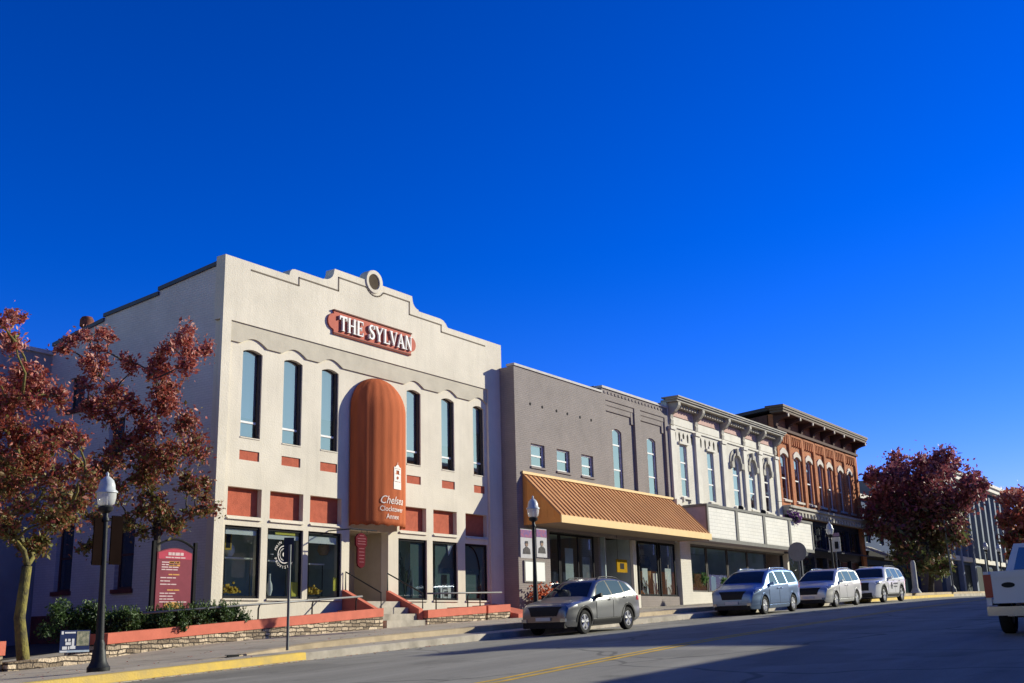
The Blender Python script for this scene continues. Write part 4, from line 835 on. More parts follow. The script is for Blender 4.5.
# ================================================================ WHITE BUILDING
WY = 23.25
wb_ = empty('white_italianate_building', (47.45, WY, zs(47.5,23)), 'white painted brick building with a bracketed cornice and five narrow windows over tiled panels', 'building')
WW = [(48.58,49.38),(51.72,52.52),(54.88,55.80),(57.05,57.90),(59.25,60.05)]
hl = [rect(*WW[0],7.4,9.97), rect(*WW[1],7.4,9.97)] + [arch(a,b,7.4,9.75,.42,12) for a,b in WW[2:]]
MB().plate(rect(47.44,61.36,5.2,11.9), hl, WY, WY+.3, back=False).build('front_wall', WBRICK, wb_)
for i, (a, b) in enumerate(WW):
    window(wb_, a, b, 7.4, 9.97 if i < 2 else 9.75, WY+.07, bars=(9.1,8.3), fr=WFRAME, w=.08, blind=8.3, arch_r=0 if i < 2 else .42)
    sl_ = MB(); sl_.box(a-.1,b+.1,WY-.12,WY+.2,7.30,7.40); sl_.box(a-.05,a+.08,WY-.1,WY-.002,7.15,7.30); sl_.box(b-.08,b+.05,WY-.1,WY-.002,7.15,7.30); sl_.build('sill', WTRIM, wb_)
    if i < 2:
        h = MB(); h.box(a-.12,b+.12,WY-.10,WY-.002,9.98,10.09); h.box((a+b)/2-.13,(a+b)/2+.13,WY-.05,WY-.002,10.091,10.26); h.build('window_hood', WTRIM, wb_)
    else:
        c = (a+b)/2; w = (b-a)/2; h = MB()
        def hoodring(r0, r1, y0, a0=.0, a1=math.pi, cz=9.75):
            ts = np.linspace(a1, a0, 14); k = .42/w*1.0
            o = [(c+r1*math.cos(t), cz+r1*max(.75,k)*math.sin(t)) for t in ts] + [(c+r0*math.cos(t), cz+r0*max(.75,k)*math.sin(t)) for t in ts[::-1]]
            h.plate(o, [], y0, WY-.002)
        hoodring(w+.02, w+.14, WY-.14); hoodring(w+.15, w+.34, WY-.06)
        for sx in (-1, 1): h.box(c+sx*(w+.18)-.15, c+sx*(w+.18)+.15, WY-.16, WY-.003, 9.45, 9.76)
        h.box(c-.12,c+.12,WY-.2,WY-.003,10.12,10.5)
        h.build('arched_hood', mat('hood_trim',(.44,.41,.35),.8,.25,6), wb_) if i == 2 else h.build('arched_hood', bpy.data.materials['hood_trim'], wb_)
MB().box(48,61,WY+.75,WY+.8,7,10.9).build('inner_wall', ROOMD, wb_)
PIL = [(47.46,47.95),(50.22,50.72),(53.42,53.92),(56.25,56.72),(58.42,58.86),(60.86,61.34)]
for a, b in PIL:
    p = MB(); p.box(a,b,WY-.13,WY-.002,6.9,10.55); p.box(a-.05,b+.05,WY-.19,WY-.002,10.56,10.72); p.box(a-.04,b+.04,WY-.25,WY-.002,6.9,7.2); p.build('pilaster', WTRIM, wb_)
    br = MB(); m_ = (a+b)/2                                 # scrolled bracket under the cornice
    pr_ = [(-.003,10.80),(-.10,10.82),(-.14,11.02),(-.10,11.12),(-.14,11.30),(-.34,11.42),(-.50,11.60),(-.56,11.70),(-.56,11.864),(-.003,11.864)]
    k_ = len(pr_); br.add([(m_-.13,WY+y,z) for y,z in pr_]+[(m_+.13,WY+y,z) for y,z in pr_], [tuple(range(k_)),tuple(range(k_,2*k_))[::-1]]+[(i,i+k_,(i+1)%k_+k_,(i+1)%k_) for i in range(k_)])
    br.build('bracket', CORNICE, wb_)
MB().box(47.95,60.86,WY-.07,WY-.0025,10.72,10.82).build('string_course', WTRIM, wb_)
for (a, b), (c, d) in zip(PIL[:-1], PIL[1:]):
    MB().box(b+.06,c-.06,WY-.05,WY-.0025,11.28,11.62).build('frieze_panel', PINK, wb_)
    MB().box(b+.06,c-.06,WY-.04,WY-.0025,10.86,11.24).build('frieze_panel', WTRIM, wb_)
for a, b, in ((48.1,50.1),(51.0,53.25)):
    ey = MB(); 
    for x in np.linspace(a+.08, b-.08, 5): ey.plate([(x,10.58),(x-.09,10.45),(x-.05,10.15),(x,10.06),(x+.05,10.15),(x+.09,10.45)][::-1], [], WY-.012, WY-.003)
    ey.build('leaf_recesses', mat('recess_shade',(.06,.054,.045),.95,.1,4,spec=.03) if a < 50 else bpy.data.materials['recess_shade'], wb_)  # flat dark leaves on the wall, colour stands for the shade inside recesses
cn = MB(); cn.box(47.40,61.42,WY-.58,WY-.004,11.87,11.97); cn.box(47.34,61.48,WY-.66,WY-.004,11.972,12.05); cn.box(47.3,61.52,WY-.72,WY+.2,12.052,12.12); cn.build('cornice', CORNICE, wb_)
dn = MB()
for x in np.arange(48.05, 60.9, .30): dn.box(x,x+.14,WY-.34,WY-.004,11.66,11.864)
dn.build('dentils', CORNICE, wb_)
MB().box(47.42,61.38,WY-.02,WY+.3,11.9,12.0).build('parapet_back', CORNICE, wb_)
shell(wb_, 47.44, 61.36, WY, 42, 1.8, 11.9, GREYBRICK_Y)
bxs = MB(); bxs.box(47.6,48.3,WY+3,WY+4,11.8,12.75); bxs.build('chimney', DCORN2, wb_); MB().box(54.5,55.2,WY+2.0,WY+3,11.8,12.75).build('chimney', DCORN2, wb_)
# tiled panels
BX0, BX1, BY, BZ0, BZ1 = 48.46, 62.78, 22.0, 5.32, 6.86
pb = MB(); pb.box(BX0,BX1,BY+.05,WY-.005,BZ0,BZ1); pb.build('panel_box', PURPLE, wb_)
edges_ = [48.60, 51.80, 52.08, 55.36, 55.66, 59.0, 59.3, 62.68]
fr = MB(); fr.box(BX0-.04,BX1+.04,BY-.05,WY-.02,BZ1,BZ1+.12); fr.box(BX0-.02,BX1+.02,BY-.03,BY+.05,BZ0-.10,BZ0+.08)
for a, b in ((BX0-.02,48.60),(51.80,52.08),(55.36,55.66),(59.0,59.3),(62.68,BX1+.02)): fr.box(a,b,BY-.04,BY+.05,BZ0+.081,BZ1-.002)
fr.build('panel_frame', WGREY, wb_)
for a, b in zip(edges_[0::2], edges_[1::2]): MB().box(a+.004,b-.004,BY,BY+.05,BZ0+.082,BZ1-.004).build('tiled_panel', SIGNBOX, wb_)
for x in (53.3, 56.3, 59.7): 
    f = MB(); f.lathe([(.05,-.10),(.13,-.02),(.15,.12)], (x,BY+.25,BZ1+.26), 10, 'y'); f.tube([(x,BY+.3,BZ1+.12),(x,BY+.3,BZ1+.25)],.03,6); f.build('floodlight', DARK, wb_)
# shopfront
zb_ = base(48)-.15
MB().box(47.74,48.86,WY-.10,WY+.25,zb_,5.3).build('pillar', WBRICK, wb_)
bulk(wb_, 48.9, 58.7, WY+.05, 2.95, WBRICK)
for a, b in ((48.92,50.9),(50.98,53.4),(53.48,56.0),(56.08,58.7)): window(wb_, a, b, 2.95, 5.12, WY+.05, fr=BRONZE, w=.07, gl=GLS, name='shop_window')
room(wb_, 48.9, 58.7, WY+.22, WY+4, base(50), 5.2, ROOMD)
e = MB(); e.box(58.75,61.6,WY+1.4,WY+1.46,base(60)-.1,5.2); e.box(58.72,58.78,WY+.05,WY+1.45,base(60)-.1,5.2); e.build('entrance_recess', mat('brown_recess',(.10,.06,.045),.8,.15,3), wb_)
shopdoor(wb_, 59.3, 60.3, WY+1.3, base(59.5), 4.9, BRONZE)
MB().box(61.36,61.62,WY-.15,WY+.1,base(61)-.1,5.2).build('thin_post', WTRIM, wb_)
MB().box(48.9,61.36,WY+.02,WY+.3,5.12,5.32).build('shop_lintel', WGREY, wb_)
GREENS = leafmat('houseplant_leaf', [(0,(.04,.11,.03)),(1,(.16,.28,.09))])
def leafball(mb, c, r, n, s, flat_=.8):
    for k in range(n):
        p = Vector(rng.normal(0, 1, 3)); p = p.normalized()*r*rng.uniform(.3,1)**.5; p.z *= flat_
        leafcard(mb, Vector(c)+p, s*rng.uniform(.6,1.3), None)
def leafcard(mb, p, s, v, up=None):
    d = Vector(rng.normal(0,1,3)).normalized(); e = d.cross(Vector(rng.normal(0,1,3))).normalized(); nrm = d.cross(e)
    a = p - d*s; b = p + d*s; l = p + e*s*.55 + nrm*s*.12; r_ = p - e*s*.55 + nrm*s*.12
    n = len(mb.v); mb.v += [tuple(a), tuple(l), tuple(b), tuple(r_)]; mb.f += [(n,n+1,n+2),(n,n+2,n+3)]
    if v is None: v = rng.uniform()
    if mb.a is None: mb.a = []
    mb.a += [v, v]
for x, z, l in ((50.6,3.55,'leftmost, beside the white pillar'),(52.9,3.4,'second from the white pillar'),(55.9,3.35,'behind the parked blue minivan')):
    o = empty('potted_plant', (x,WY+.40,2.95), 'leafy green pot plant in the white building shop window, %s' % l, 'plant')
    MB().lathe([(.16,2.72),(.22,3.02),(.18,3.0)], (x,WY+.40,0), 10).build('pot', WHITE, o)
    fm = MB(); leafball(fm, (x,WY+.40,z), .50, 260, .11); fm.build('foliage', GREENS, o, normals=False)
for x, h, m, l in ((51.8,.75,mat('teal_paint',(.10,.26,.24),.6,.1,4),'teal stand between the pot plants in the white building shop window'),(54.4,.6,WHITE,'white crate in the shop window of the white building')):
    tag(MB().box(x-.28,x+.28,WY+.15,WY+.3,2.75,2.95+h).build('display_stand', m), l, 'stand')

# ================================================================ RED BRICK BUILDING
rb_ = empty('red_brick_building', (61.4, WY, zs(62,23)), 'red brick building with a deep dark bracketed cornice and seven tall windows', 'building')
RW = [(62.02,63.02),(64.22,65.18),(66.28,67.22),(68.40,69.22),(70.12,71.02),(72.30,73.18),(74.18,75.05)]
MB().plate(rect(61.40,76.35,7.4,13.3), [arch(a,b,8.36,10.95,.14) for a,b in RW], WY, WY+.35, back=False).build('front_wall', RBRICK, rb_)
for a, b in RW:
    window(rb_, a, b, 8.36, 10.95, WY+.10, bars=(9.65,), fr=WFRAME, w=.08, blind=9.9, arch_r=.14)
    h = MB(); h.plate([(a-.14,10.9)]+[(a-.14+(b-a+.28)*t, 11.15+.28*math.sin(math.pi*t)) for t in np.linspace(0,1,9)]+[(b+.14,10.9)]+[(b,10.96)]+[(b+(a-b)*t, 10.96+.14*(1-(2*t-1)**2)) for t in np.linspace(.1,.9,7)]+[(a,10.96)], [], WY-.08, WY-.002); h.build('lintel', LINTEL, rb_)
    MB().box(a-.1,b+.1,WY-.12,WY+.2,8.24,8.36).build('sill', LINTEL, rb_)
MB().box(61.8,76,WY+.8,WY+.85,8,11.6).build('inner_wall', ROOMD, rb_)
RP = [(63.34,63.74),(65.50,65.88),(67.58,67.94),(69.50,69.86),(71.42,71.78),(73.50,73.88),(75.92,76.34),(61.42,61.70)]
for a, b in RP: MB().box(a,b,WY-.12,WY-.002,8.0,12.38).build('pilaster', RBRICK, rb_)
dn = MB()
for (a, b), (c, d) in zip([RP[7]]+RP[:6], RP[:7]):
    for x in np.linspace(b+.12, c-.24, 5): dn.box(x,x+.13,WY-.12,WY-.002,11.72,12.22)
    dn.box(b,c,WY-.14,WY-.002,12.22,12.36)
dn.build('corbel_table', RBRICK, rb_)
MB().box(61.38,76.38,WY-.24,WY-.003,12.40,12.56).build('string_course', DCORN2, rb_)
cn = MB(); cn.box(60.95,76.65,WY-.82,WY-.003,13.30,13.44); cn.box(60.85,76.72,WY-.88,WY-.003,13.442,13.56); cn.box(60.75,76.76,WY-.93,WY+.2,13.562,13.70); cn.build('cornice', DCORN, rb_)
MB().box(61.2,76.6,WY-.9,WY-.0035,13.24,13.298).build('soffit', DCORN2, rb_)
for a, b in RP[:7]+[RP[7]]:
    m_ = (a+b)/2; br = MB()
    pr = [(-.003,12.58),(-.14,12.60),(-.22,12.85),(-.40,12.95),(-.62,13.02),(-.86,13.06),(-.88,13.235),(-.003,13.235)]
    br.add([(m_-.15,WY+y,z) for y,z in pr]+[(m_+.15,WY+y,z) for y,z in pr], [tuple(range(8)),tuple(range(8,16))[::-1]]+[(i,i+8,(i+1)%8+8,(i+1)%8) for i in range(8)])
    br.build('bracket', DCORN2, rb_)
    MB().lathe([(.01,-.93),(.10,-.92),(.10,-.84)], (m_,WY,13.16), 8, 'y').build('bracket_scroll', LINTEL, rb_)
MB().plate([(WY+.3,2),(42,2),(42,11.9),(30,12.7),(WY+.3,13.3)], [], 61.40, 61.75, axis='x').build('side_wall', RBRICK_Y, rb_); MB().box(76.0,76.35,WY+.35,42,2,13.3).build('side_wall', RBRICK_Y, rb_)
rf = MB(); rf.hexa([(61.2,WY-.2,13.55),(76.7,WY-.2,13.55),(76.7,42,12.0),(61.2,42,12.0),(61.2,WY-.2,13.75),(76.7,WY-.2,13.75),(76.7,42,12.15),(61.2,42,12.15)]); rf.build('roof', ROOFING, rb_)
MB().box(76.4,78.0,WY+.4,WY+1.6,2.5,13.25).build('chimney', RBRICK_Y, rb_)
lcn = MB(); lcn.box(61.42,76.5,WY-.5,WY-.004,7.62,7.80); lcn.box(61.40,76.56,WY-.62,WY-.004,7.802,7.94); lcn.box(61.5,76.4,WY-.3,WY-.004,7.42,7.618); lcn.build('shop_cornice', CORNICE, rb_)
LB = mat('light_blocks',(.48,.45,.38),.8,.15,4)
for x in np.arange(61.8, 76.2, .55): MB().box(x,x+.22,WY-.52,WY-.31,7.38,7.616).build('cornice_block', LB, rb_)
NAVY = mat('navy_paint',(.022,.03,.055),.5,.15,4)
sf = MB(); sf.plate(rect(61.42,76.3,2.3,7.42), [rect(62.0+i*2.3,64.1+i*2.3,5.75,7.1) for i in range(6)]+[rect(62.0+i*2.3,64.1+i*2.3,3.2,5.2) for i in (0,1,3,4,5)]+[rect(66.7,68.6,2.31,5.2)], WY+.02, WY+.3); sf.build('shopfront', NAVY, rb_)
for i in range(6):
    window(rb_, 62.0+i*2.3, 64.1+i*2.3, 5.75, 7.1, WY+.12, fr=NAVY, w=.08, gl=GLD, vert=(62.7+i*2.3,63.4+i*2.3), name='transom_window')
    if i != 2: window(rb_, 62.0+i*2.3, 64.1+i*2.3, 3.2, 5.2, WY+.12, fr=NAVY, w=.08, gl=GLD, name='shop_window')
shopdoor(rb_, 66.75, 68.55, WY+.5, base(67), 5.1, NAVY)
MB().box(75.55,76.33,WY-.12,WY+.018,2.4,7.4).build('corner_pier', RBRICK, rb_)
MB().hexa([(66.0,WY-1.0,5.42),(75.4,WY-1.0,5.42),(75.4,WY-.003,5.6),(66.0,WY-.003,5.6),(66.0,WY-1.0,5.5),(75.4,WY-1.0,5.5),(75.4,WY-.003,5.7),(66.0,WY-.003,5.7)]).build('canopy', NAVY, rb_)
sa = MB(); sa.hexa([(76.4,WY-1.3,5.55),(79.0,WY-1.3,5.55),(79.0,WY+.3,6.3),(76.4,WY+.3,6.3),(76.4,WY-1.3,5.6),(79.0,WY-1.3,5.6),(79.0,WY+.3,6.36),(76.4,WY+.3,6.36)]); sa.box(76.4,79.0,WY-1.32,WY-1.28,5.3,5.6)
tag(sa.build('small_awning', WTRIM), 'small pale canvas awning at the far corner of the red brick building', 'awning')
# hanging basket
hb = empty('hanging_basket', (63.0, 22.1, 6.9), 'hanging basket of purple flowers below the ledge of the red brick building', 'hanging basket')
bp_ = atY(793, 517, 22.1); hb.location = bp_; OFF[hb] = Vector(bp_); bx, by, bz = bp_
MB().lathe([(.05,bz-.35),(.25,bz-.25),(.32,bz)], (bx,by,0), 12).build('basket', DARKM, hb)
fm = MB(); leafball(fm, (bx,by,bz-.05), .5, 260, .10, .9); fm.build('flowers', leafmat('purple_petals', [(0,(.10,.03,.16)),(.7,(.22,.07,.30)),(1,(.06,.12,.04))]), hb, normals=False)
MB().tube([(bx,by,bz),(bx,by,bz+.8),(bx,WY-.3,bz+.95)],.012,5).build('hanger', DARKM, hb)

# ================================================================ FARTHER ALONG THE STREET
SHADEW = mat('navy_shade_wall',(.022,.05,.13),.8,.12,1.5)  # shade over this facade is put into the dark blue wall colour
bb = empty('shade_blue_building', (78.2, 25.2, zs(80,24)), 'low building coloured as in blue shade, set back behind the large street tree', 'building')
MB().plate(rect(78.2,97.4,2.5,10.2), [rect(80+i*3.4,81.2+i*3.4,7.0,9.0) for i in range(5)]+[rect(79+i*4.5,82.6+i*4.5,3.4,5.4) for i in range(4)], 25.2, 25.5).build('front_wall', SHADEW, bb)
for i in range(5): window(bb, 80+i*3.4,81.2+i*3.4,7.0,9.0, 25.35, fr=WFRAME, w=.06, gl=GLN, bars=(8.0,))
for i in range(4): window(bb, 79+i*4.5,82.6+i*4.5,3.4,5.4, 25.35, fr=DARK, w=.1, gl=GLN, name='shop_window')
MB().box(78,97.4,24.9,25.6,10.2,10.5).build('coping', WTRIM, bb); shell(bb, 78.2, 97.4, 25.2, 40, 2.5, 10.1, SHADEW); MB().box(78.4,97,23.6,25.2,5.75,6.1).build('canopy', DARK, bb)
pb_ = empty('pale_pilaster_building', (97.6, WY, zs(98,23)), 'tall blue and white building with shade tinted pilasters at the far end of the row', 'building')
PALEP = mat('shade_blue_pilaster',(.20,.235,.29),.8,.15,1)  # white pilasters darkened to blue grey, shade put into their colour
PALE = mat('shade_blue_wall',(.05,.085,.16),.8,.15,1)  # wall colour carries the shade on this front too
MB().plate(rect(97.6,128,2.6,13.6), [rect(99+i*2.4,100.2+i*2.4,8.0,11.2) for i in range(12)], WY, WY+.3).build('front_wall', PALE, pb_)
for i in range(12): window(pb_, 99+i*2.4,100.2+i*2.4,8.0,11.2, WY+.15, fr=WFRAME, w=.1, gl=GLN, bars=(9.6,))
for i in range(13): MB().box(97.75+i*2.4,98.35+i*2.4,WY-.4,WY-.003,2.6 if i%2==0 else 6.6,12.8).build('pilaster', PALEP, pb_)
c = MB(); c.box(97.5,128.2,WY-.8,WY+.2,13.3,13.7); c.box(97.4,128.4,WY-1.0,WY+.2,13.702,14.0); c.box(97.6,128,WY-.3,WY-.003,6.2,6.6); c.build('cornice', WTRIM, pb_)
for i in range(6): MB().box(98.6+i*4.8,102.2+i*4.8,WY-.06,WY-.003,3.2,5.9).build('shop_window', mat('dark_window',(.015,.025,.03),.7,.1,3,spec=.1) if i == 0 else bpy.data.materials['dark_window'], pb_)
shell(pb_, 97.6, 128, WY, 42, 2.6, 13.3, GREYBRICK_Y)
tb = empty('brown_end_building', (128.4, WY, zs(130,23)), 'plain brown brick building behind the right hand tree at the end of the row', 'building')
MB().plate(rect(128.4,170,2.6,11), [rect(131+i*4,132.5+i*4,7.5,9.6) for i in range(9)], WY, WY+.3).build('front_wall', RBRICK, tb)
for i in range(9): window(tb, 131+i*4,132.5+i*4,7.5,9.6, WY+.15, fr=WFRAME, w=.1, gl=GLD)
shell(tb, 128.4, 170, WY, 42, 2.6, 11, RBRICK_Y)
# ================================================================ ACROSS THE STREET (behind the camera's right shoulder: their shade falls on the road)
def across(x0, x1, zt, m, lab, name='facing_building'):
    Y1 = -3.6; z0 = zr(x0)-.5
    o = empty(name, (x0, Y1, zr(x0)), lab, 'building'); n = max(2, int((x1-x0)//3)); hl = []; st = []
    zz = zr((x0+x1)/2)
    floors = int((zt-zz-4.2)//3.3)
    for k in range(n):
        xa = x0+(k+.5)*(x1-x0)/n
        for f_ in range(floors): hl.append(rect(xa-.5,xa+.5,zz+4.8+3.3*f_,zz+6.6+3.3*f_))
    g = rect(x0+.6,x1-.6,zz+.9,zz+3.3)
    MB().plate(rect(x0,x1,z0,zt), hl+[g], Y1, Y1-.3).build('front_wall', m, o)
    MB().quad((x0,Y1-.22,zz+.8),(x1,Y1-.22,zz+.8),(x1,Y1-.22,zt-.6),(x0,Y1-.22,zt-.6)).build('window', GLD, o)
    b = MB(); b.box(x0,x1,Y1-14,Y1-.35,z0,zt-.3); b.build('rear_body', m, o); MB().box(x0-.1,x1+.1,Y1-.4,Y1+.35,zt,zt+.25).build('cornice', CORNICE, o)
across(10, 44.6, 7.95, RBRICK, 'long low brick shop building across the street')
across(44.9, 62, 13.05, GREYBRICK, 'three storey grey brick building across the street')
across(62.2, 84, 13.6, RBRICK, 'three storey red brick building across the street')
across(84.2, 136.8, 13.2, WBRICK, 'three storey white brick building across the street')
across(137, 175, 14.5, RBRICK, 'red brick block farther up across the street')
across(-50, 9.5, 9.0, RBRICK, 'brown two storey unseen building added down the street on the opposite side')  # out of view, added to keep low sky off the car fronts

nl = empty('sky_block_building', (-30, 24, zr(-30)), 'plain unseen building added down the street on the near side', 'building')  # also out of view, added to block sky the car fronts would reflect
MB().plate(rect(-60,4,-2,8.5), [rect(-57+i*4,-55.4+i*4,4.5,6.5) for i in range(15)], 24.0, 24.3).build('front_wall', RBRICK, nl)
MB().quad((-60,24.2,4),(4,24.2,4),(4,24.2,7),(-60,24.2,7)).build('window', GLD, nl); MB().box(-60,4,24.35,45,-2,8.4).build('rear_body', RBRICK_Y, nl)
# ================================================================ CARS
TYRE = mat('tyre_rubber', (.022,.022,.023), .85, .15, 12)
RIM = paint('alloy', (.62,.62,.62), .25, .35, .3)
CARGLASS = glass('car_glass', refl=.30, dark=(.010,.012,.014)); WSGLASS = glass('windscreen_glass', refl=.05, dark=(.022,.027,.025), top=.30)
TRIM = mat('black_trim', (.018,.018,.019), .5, .1, 10)
LENS = paint('clear_lens', (.30,.33,.37), .6, .12, 1); TAIL = paint('red_lens', (.42,.012,.015), 0, .3, .3)
PLATE = mat('licence_plate', (.6,.6,.58), .5, .05, 9)
CHROME = paint('chrome', (.7,.7,.7), 1, .12, .2)
class Car:
    def __init__(s, top, bot, L, W, belt, tumble=.42, p=4.5, rr=.18, plan_f=(.8,.17), plan_r=(.6,.10)):
        s.top, s.bot, s.L, s.W, s.belt, s.tumble, s.p, s.rr, s.pf, s.pr = top, bot, L, W, belt, tumble, p, rr, plan_f, plan_r
    def zt(s, x): return float(np.interp(x, [q[0] for q in s.top], [q[1] for q in s.top]))
    def zb(s, x): return float(np.interp(x, [q[0] for q in s.bot], [q[1] for q in s.bot]))
    def wl(s, x, z):
        w = s.W/2
        if x < s.pf[0]: w *= 1 - s.pf[1]*((s.pf[0]-x)/s.pf[0])**2.2
        if x > s.L-s.pr[0]: w *= 1 - s.pr[1]*((x-s.L+s.pr[0])/s.pr[0])**2
        b = float(np.interp(x, [q[0] for q in s.belt], [q[1] for q in s.belt]))
        if z < .62: w -= .10*((.62-z)/.45)**2
        if z < b: w -= .035*((b-z)/(b-.4))*(1-abs((z-.75)/.45)) if z > .4 else 0
        if z > b-.04: w -= .014*min(1,(z-b+.04)/.08) + s.tumble*max(0, z-b)
        return w
    def z0(s, x): return s.zt(x) - min(s.rr, (s.zt(x)-s.zb(x))*.4)
    def y(s, x, z):
        z0, zt = s.z0(x), s.zt(x); w = s.wl(x, z)
        if z > z0: w *= max(0, 1-((z-z0)/(zt-z0))**s.p)**(1/s.p)
        return w
    def ztop(s, x, y):
        z0, zt = s.z0(x), s.zt(x); w = s.wl(x, (z0+zt)/2); q = min(.999, abs(y)/w)
        return z0 + (zt-z0)*(1-q**s.p)**(1/s.p)
    def body(s, wheels, wr):
        xs = sorted(set([0, s.L] + [q[0] for q in s.top] + list(np.linspace(0, s.L, 70)))); rows = []
        xs = [x for i, x in enumerate(xs) if i == 0 or x-xs[i-1] > .004]
        for x in xs:
            zb, z0, zt = s.zb(x), s.z0(x), s.zt(x); half = [(0, zb), (s.wl(x,zb)*.6, zb), (s.wl(x,zb)-.02, zb)]
            for t in np.linspace(.03, 1, 16): z = zb+(z0-zb)*t; half.append((s.wl(x,z), z))
            for a in np.linspace(0, math.pi/2, 11)[1:]:
                c, sn = max(1e-6, math.cos(a)), math.sin(a); z = z0+(zt-z0)*sn**(2/s.p); half.append((s.wl(x,z)*c**(2/s.p) if a < 1.57 else 0, z))
            ring = [(x, y, z) for y, z in half] + [(x, -y, z) for y, z in half[1:-1][::-1]]
            rows.append(ring)
        n = len(rows[0]); mb = MB(); vs = [p for r in rows for p in r]
        fs = [(i*n+k, i*n+(k+1)%n, (i+1)*n+(k+1)%n, (i+1)*n+k) for i in range(len(rows)-1) for k in range(n)]
        fs += [tuple(range(n))[::-1], tuple((len(rows)-1)*n+k for k in range(n))]
        mb.add(vs, fs); s.rawbody = mb
        cut = MB()
        for xw in wheels:
            for sy in (-1, 1):
                cut.lathe([(wr+.07, sy*(s.W/2+.2)), (wr+.07, sy*(s.W/2-.34))], (xw, 0, wr+.01), 28, 'y')
        return mb, cut
    def side(s, poly, off, sy, cuts=3):
        """patch on the side surface: polygon in (x,z), pushed out by off"""
        bm = bmesh.new(); vs = [bm.verts.new((q[0], 0, q[1])) for q in poly]; es = [bm.edges.new((vs[i], vs[(i+1)%len(vs)])) for i in range(len(vs))]
        bmesh.ops.triangle_fill(bm, edges=es, use_beauty=True); bmesh.ops.subdivide_edges(bm, edges=bm.edges[:], cuts=cuts, use_grid_fill=True); bmesh.ops.triangulate(bm, faces=bm.faces[:])
        bm.verts.index_update(); V = [(v.co.x, v.co.z) for v in bm.verts]; Fc = [tuple(v.index for v in f.verts) for f in bm.faces]
        # thickness rim so the patch is a thin solid
        be = [e for e in bm.edges if len(e.link_faces) == 1]; rim = [tuple(v.index for v in e.verts) for e in be]; bm.free()
        mb = MB(); n = len(V); out = [(x, sy*(s.y(x,z)+off), z) for x, z in V]; inn = [(x, sy*(s.y(x,z)-.02), z) for x, z in V]
        mb.add(out+inn, Fc + [(a, b, b+n, a+n) for a, b in rim]); return mb
    def over(s, xa, xb, fa, fb, off=.006, nx=8, ny=10, ends=None):
        """patch on the upper surface between stations xa..xb, spanning +-fa..fb of the half width"""
        mb = MB(); vs = []
        for i in range(nx+1):
            t = i/nx; x = xa+(xb-xa)*t; h = fa+(fb-fa)*t
            dz = (s.zt(x+.02)-s.zt(x-.02))/.04; nl = Vector((-dz, 0, 1)).normalized()
            w = s.wl(x, (s.z0(x)+s.zt(x))/2)*h
            for j in range(ny+1):
                y = -w+2*w*j/ny; vs.append((x+nl.x*off, y, s.ztop(x, y)+nl.z*off))
        fs = [(i*(ny+1)+j, i*(ny+1)+j+1, (i+1)*(ny+1)+j+1, (i+1)*(ny+1)+j) for i in range(nx) for j in range(ny)]
        return mb.add(vs, fs)
def wheel(par, x, sy, y, r, w=.22, spokes=5, rimmat=None):
    c = (x, sy*(y-w/2), r); t = MB(); k = w/2
    t.lathe([(r*.62,-k*.7),(r*.80,-k),(r*.94,-k*.92),(r,-k*.55),(r,k*.55),(r*.94,k*.92),(r*.80,k),(r*.62,k*.7)], c, 28, 'y', caps=False)
    wo = t.build('wheel', TYRE, par, smooth=True, sharp=40)
    m = MB(); yo = sy*k*.72
    m.lathe([(r*.66, yo),(r*.62, yo+sy*.012),(r*.56, yo-sy*.02),(r*.55,-yo)], c, 28, 'y', caps=False)
    m.lathe([(r*.15, yo-sy*.04),(r*.13, yo),(r*.02, yo+sy*.004)], c, 12, 'y')
    for i in range(spokes):
        a = 2*math.pi*i/spokes+.3
        for d in (-.10, .10):
            ca, sa = math.cos(a+d), math.sin(a+d); m.tube([(c[0]+ca*r*.1, c[1]+yo-sy*.012, c[2]+sa*r*.1), (c[0]+math.cos(a+d*1.7)*r*.58, c[1]+yo-sy*.012, c[2]+math.sin(a+d*1.7)*r*.58)], [.035,.026], 6)
    m.build('rim', rimmat or RIM, wo, smooth=True, sharp=40)
    d = MB(); d.lathe([(r*.54, yo-sy*.05),(.01, yo-sy*.05)], c, 20, 'y'); d.build('brake_disc', DARKM, wo)
